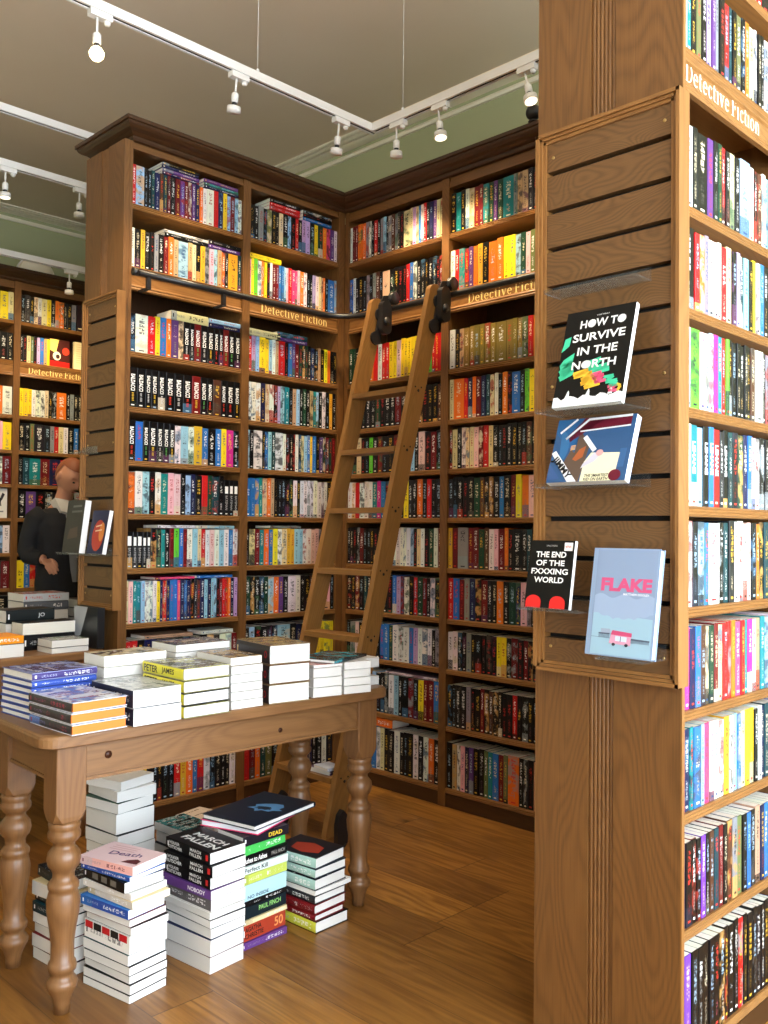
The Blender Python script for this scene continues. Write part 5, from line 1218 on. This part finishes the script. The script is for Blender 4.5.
def hand(wrist, d, side, curl):
    """palm and five separate bent fingers; d forward, side = thumb direction"""
    global V, F
    w, d, sd = Vector(wrist), Vector(d).normalized(), Vector(side).normalized(); nrm = d.cross(sd).normalized(); dn = -nrm if nrm.z > 0 else nrm
    N = [(w, (.024, .018)), (w+d*.045, (.036, .016)), (w+d*.085, (.038, .013))]; E_ = [(0, 1), (1, 2)]
    V2, F2 = grab(skin('palm', [(tuple(p), q) for p, q in N], E_, 0, skinm)); addm(V, F, V2, F2)
    for k, (off, ln) in enumerate(((.028, .068), (.010, .078), (-.009, .072), (-.027, .056))):
        p0 = w+d*.08+sd*off; c1 = R(curl); a = d*math.cos(c1)+dn*math.sin(c1); b2 = d*math.cos(c1*2)+dn*math.sin(c1*2); c3 = d*math.cos(c1*2.8)+dn*math.sin(c1*2.8)
        P = [p0-d*.015, p0, p0+a*ln*.45, p0+a*ln*.45+b2*ln*.32, p0+a*ln*.45+b2*ln*.32+c3*ln*.25]
        V2, F2 = grab(skin('finger', [(tuple(p), rr) for p, rr in zip(P, (.009, .0092, .0085, .0078, .0066))], [(0, 1), (1, 2), (2, 3), (3, 4)], 0, skinm)); addm(V, F, V2, F2)
    P = [w+d*.02+sd*.018, w+d*.045+sd*.04+dn*.01, w+d*.075+sd*.046+dn*.024, w+d*.1+sd*.036+dn*.034]
    V2, F2 = grab(skin('thumb', [(tuple(p), rr) for p, rr in zip(P, (.012, .0115, .010, .008))], [(0, 1), (1, 2), (2, 3)], 0, skinm)); addm(V, F, V2, F2)
hand((.08, -.189, 1.124), (.85, -.2, -.35), (.1, .8, .5), 26)
hand((.155, .058, 1.229), (.35, -.85, .12), (.2, .3, .85), 24)
def outer(V, F, vox, it=3):
    """outer surface of overlapping closed tubes as one mesh"""
    t_ = sm_obj('tmp', V, F, skinm, None, vox); t_.modifiers['Smooth'].iterations = it
    bm = bmesh.new(); bm.from_mesh(t_.data); bmesh.ops.recalc_face_normals(bm, faces=bm.faces); bm.to_mesh(t_.data); bm.free()
    V, F = grab(t_); par = list(range(len(V)))
    def fd(i):
        while par[i] != i: par[i] = par[par[i]]; i = par[i]
        return i
    for f_ in F:
        for i in f_[1:]: par[fd(i)] = fd(f_[0])
    cnt = {}
    for i in range(len(V)): cnt[fd(i)] = cnt.get(fd(i), 0)+1
    big = max(cnt, key=cnt.get); ids = [i for i in range(len(V)) if fd(i) == big]; m2 = {i: k for k, i in enumerate(ids)}
    print('ISLANDS', sorted(cnt.values())[-4:])
    return [V[i] for i in ids], [tuple(m2[i] for i in f_) for f_ in F if f_[0] in m2]
body = sm_obj('body', *outer(V, F, .0045), skinm, pr_)
Vj, Fj = loft(grow(TOR[1:8], .018))
for k in (1, -1): addm(Vj, Fj, *loft(grow(ARM[k][:-1]+[((Vector(ARM[k][-1][0])*.75+Vector(ARM[k][-2][0])*.25), .031, .029)], .012)))
sm_obj('jacket', *outer(Vj, Fj, .008, 4), jack, pr_)
Vt, Ft = loft(grow(TOR[:4], .010))
for k in (1, -1): addm(Vt, Ft, *loft(grow(LEGS[k][:-1]+[((-.02, k*.108, .06), .05, .046)], .014)))
sm_obj('trousers', *outer(Vt, Ft, .008, 4), jack, pr_)
# shoes
for s_ in (-1, 1):
    V2, F2 = grab(skin('shoe', [((-.06, s_*.115, .045), (.042, .042)), ((.03, s_*.118, .045), (.045, .042)), ((.13, s_*.122, .035), (.042, .03)), ((.18, s_*.123, .03), (.03, .024))], [(0, 1), (1, 2), (2, 3)], 0, jack)); zm = min(v[2] for v in V2)
    sm_obj('shoe', [(x, y, max(.002, z-zm*.5)) for x, y, z in V2], F2, plain('shoe_leather', (.012, .011, .011), .4), pr_)
# shirt front between the open jacket fronts, and collar
m = MB(); rows = [(1.45, .088, .045), (1.40, .112, .062), (1.34, .137, .066), (1.25, .141, .06), (1.16, .134, .05), (1.06, .132, .036), (.98, .134, .02)]
P = []
for z, x, w in rows: P.append([(x+.012*(1-abs(k)/3), w*k/3, z) for k in range(-3, 4)])
for i in range(len(P)-1):
    for k in range(6): m.face([P[i][k], P[i][k+1], P[i+1][k+1], P[i+1][k]], shirt, smooth=True)
for z in (1.38, 1.30, 1.22, 1.14): m.lathe([(0, .006), (.003, .005)], 0, 0, M['white_metal'], 10, xf=Matrix.Translation((.152, 0, z)) @ Matrix.Rotation(R(90), 4, 'Y'))
m.build('shirt', pr_)
m = MB()
for s_ in (-1, 1): m.prism([(.02, 1.47), (.075, 1.50), (.135, 1.415), (.115, 1.395)], s_*.012, s_*.085, lapel, lambda p, q, t: (p-abs(t)*.5, t, q+abs(t)*.2))
m.build('collar', pr_)
# hair: cap over the skull leaving the face free
HVh = [(x*1.06-.004, y*1.07, z*1.06+.003) for x, y, z in HV]; keep = [f for f in HF if all((HV[i][2] > .055 or (HV[i][0] < -.01 and HV[i][2] > -.06)) for i in f)]
sm_obj('hair', [tuple(HT @ Vector(p)) for p in HVh], keep, hairm, pr_)
m = MB()
for s_ in (-1, 1): m.lathe([(-.006, .003), (-.003, .0075), (.0, .0085), (.003, .0075), (.006, .003)], 0, 0, eyem, 12, xf=HT @ Matrix.Translation((.0875, s_*.029, .008)))
m.build('eyes', pr_) if False else m.build('eye', pr_)
m = MB(); m.prism([(-.02, 0), (-.01, .004), (0, .002), (.01, .004), (.02, 0), (.008, -.005), (-.008, -.005)], 0, .003, plain('lips', lin((150, 80, 76)), .5), lambda p, q, t: tuple(HT @ Vector((.0905+t, p, -.062+q)))); m.build('mouth', pr_)
# the pale book held open-side down in the left hand
bk = face_book((0, 0, 0), .11, .135, .022, 0, 'small pale book held in the hand of the person', None, base=(222, 206, 168), pages=(236, 226, 200), rx=(R(-78), 0, R(70)))
bk.location = pr_.matrix_basis @ Vector((.298, -.19, 1.29))

# ================================================================== CAMERA, LIGHT, WORLD
f, yaw, pitch, roll = 908.3246, .7828, .0211, .009
fw = Vector((-math.sin(yaw)*math.cos(pitch), math.cos(yaw)*math.cos(pitch), math.sin(pitch))); r0 = Vector((math.cos(yaw), math.sin(yaw), 0)); u0 = r0.cross(fw)
rr = r0*math.cos(roll)+u0*math.sin(roll); uu = u0*math.cos(roll)-r0*math.sin(roll)
cam = bpy.data.cameras.new('camera'); co = bpy.data.objects.new('camera', cam); COL.objects.link(co); SC.camera = co
cam.sensor_fit = 'VERTICAL'; cam.sensor_height = 24; cam.lens = 24*f/1024; cam.clip_start = .05
co.matrix_world = Matrix(((rr.x, uu.x, -fw.x, 0), (rr.y, uu.y, -fw.y, 0), (rr.z, uu.z, -fw.z, 1.3218), (0, 0, 0, 1)))
w = bpy.data.worlds.new('daylight'); SC.world = w; w.use_nodes = True
bg = w.node_tree.nodes['Background']; bg.inputs[0].default_value = (.80, .90, 1.0, 1); bg.inputs[1].default_value = 18.0
for a, b in ((-1.35, .55), (.75, 3.5)):
    ld = bpy.data.lights.new('window_portal', 'AREA'); ld.shape = 'RECTANGLE'; ld.size = b-a; ld.size_y = 2.8; ld.cycles.is_portal = True
    lo = bpy.data.objects.new('window_portal', ld); COL.objects.link(lo); lo.location = (X1+.02, (a+b)/2, 1.85); lo.rotation_euler = (Vector((-1, 0, 0))).to_track_quat('-Z', 'Z').to_euler()
vs = SC.view_settings; vs.view_transform = 'Standard'; vs.look = 'None'; vs.gamma = 1.0; vs.use_curve_mapping = False; vs.exposure = 0.0
SC.display_settings.display_device = 'sRGB'
SC.cycles.max_bounces = 8; SC.cycles.diffuse_bounces = 4; SC.cycles.transmission_bounces = 8; SC.cycles.caustics_reflective = False; SC.cycles.caustics_refractive = False
SC.cycles.sample_clamp_indirect = 6.0
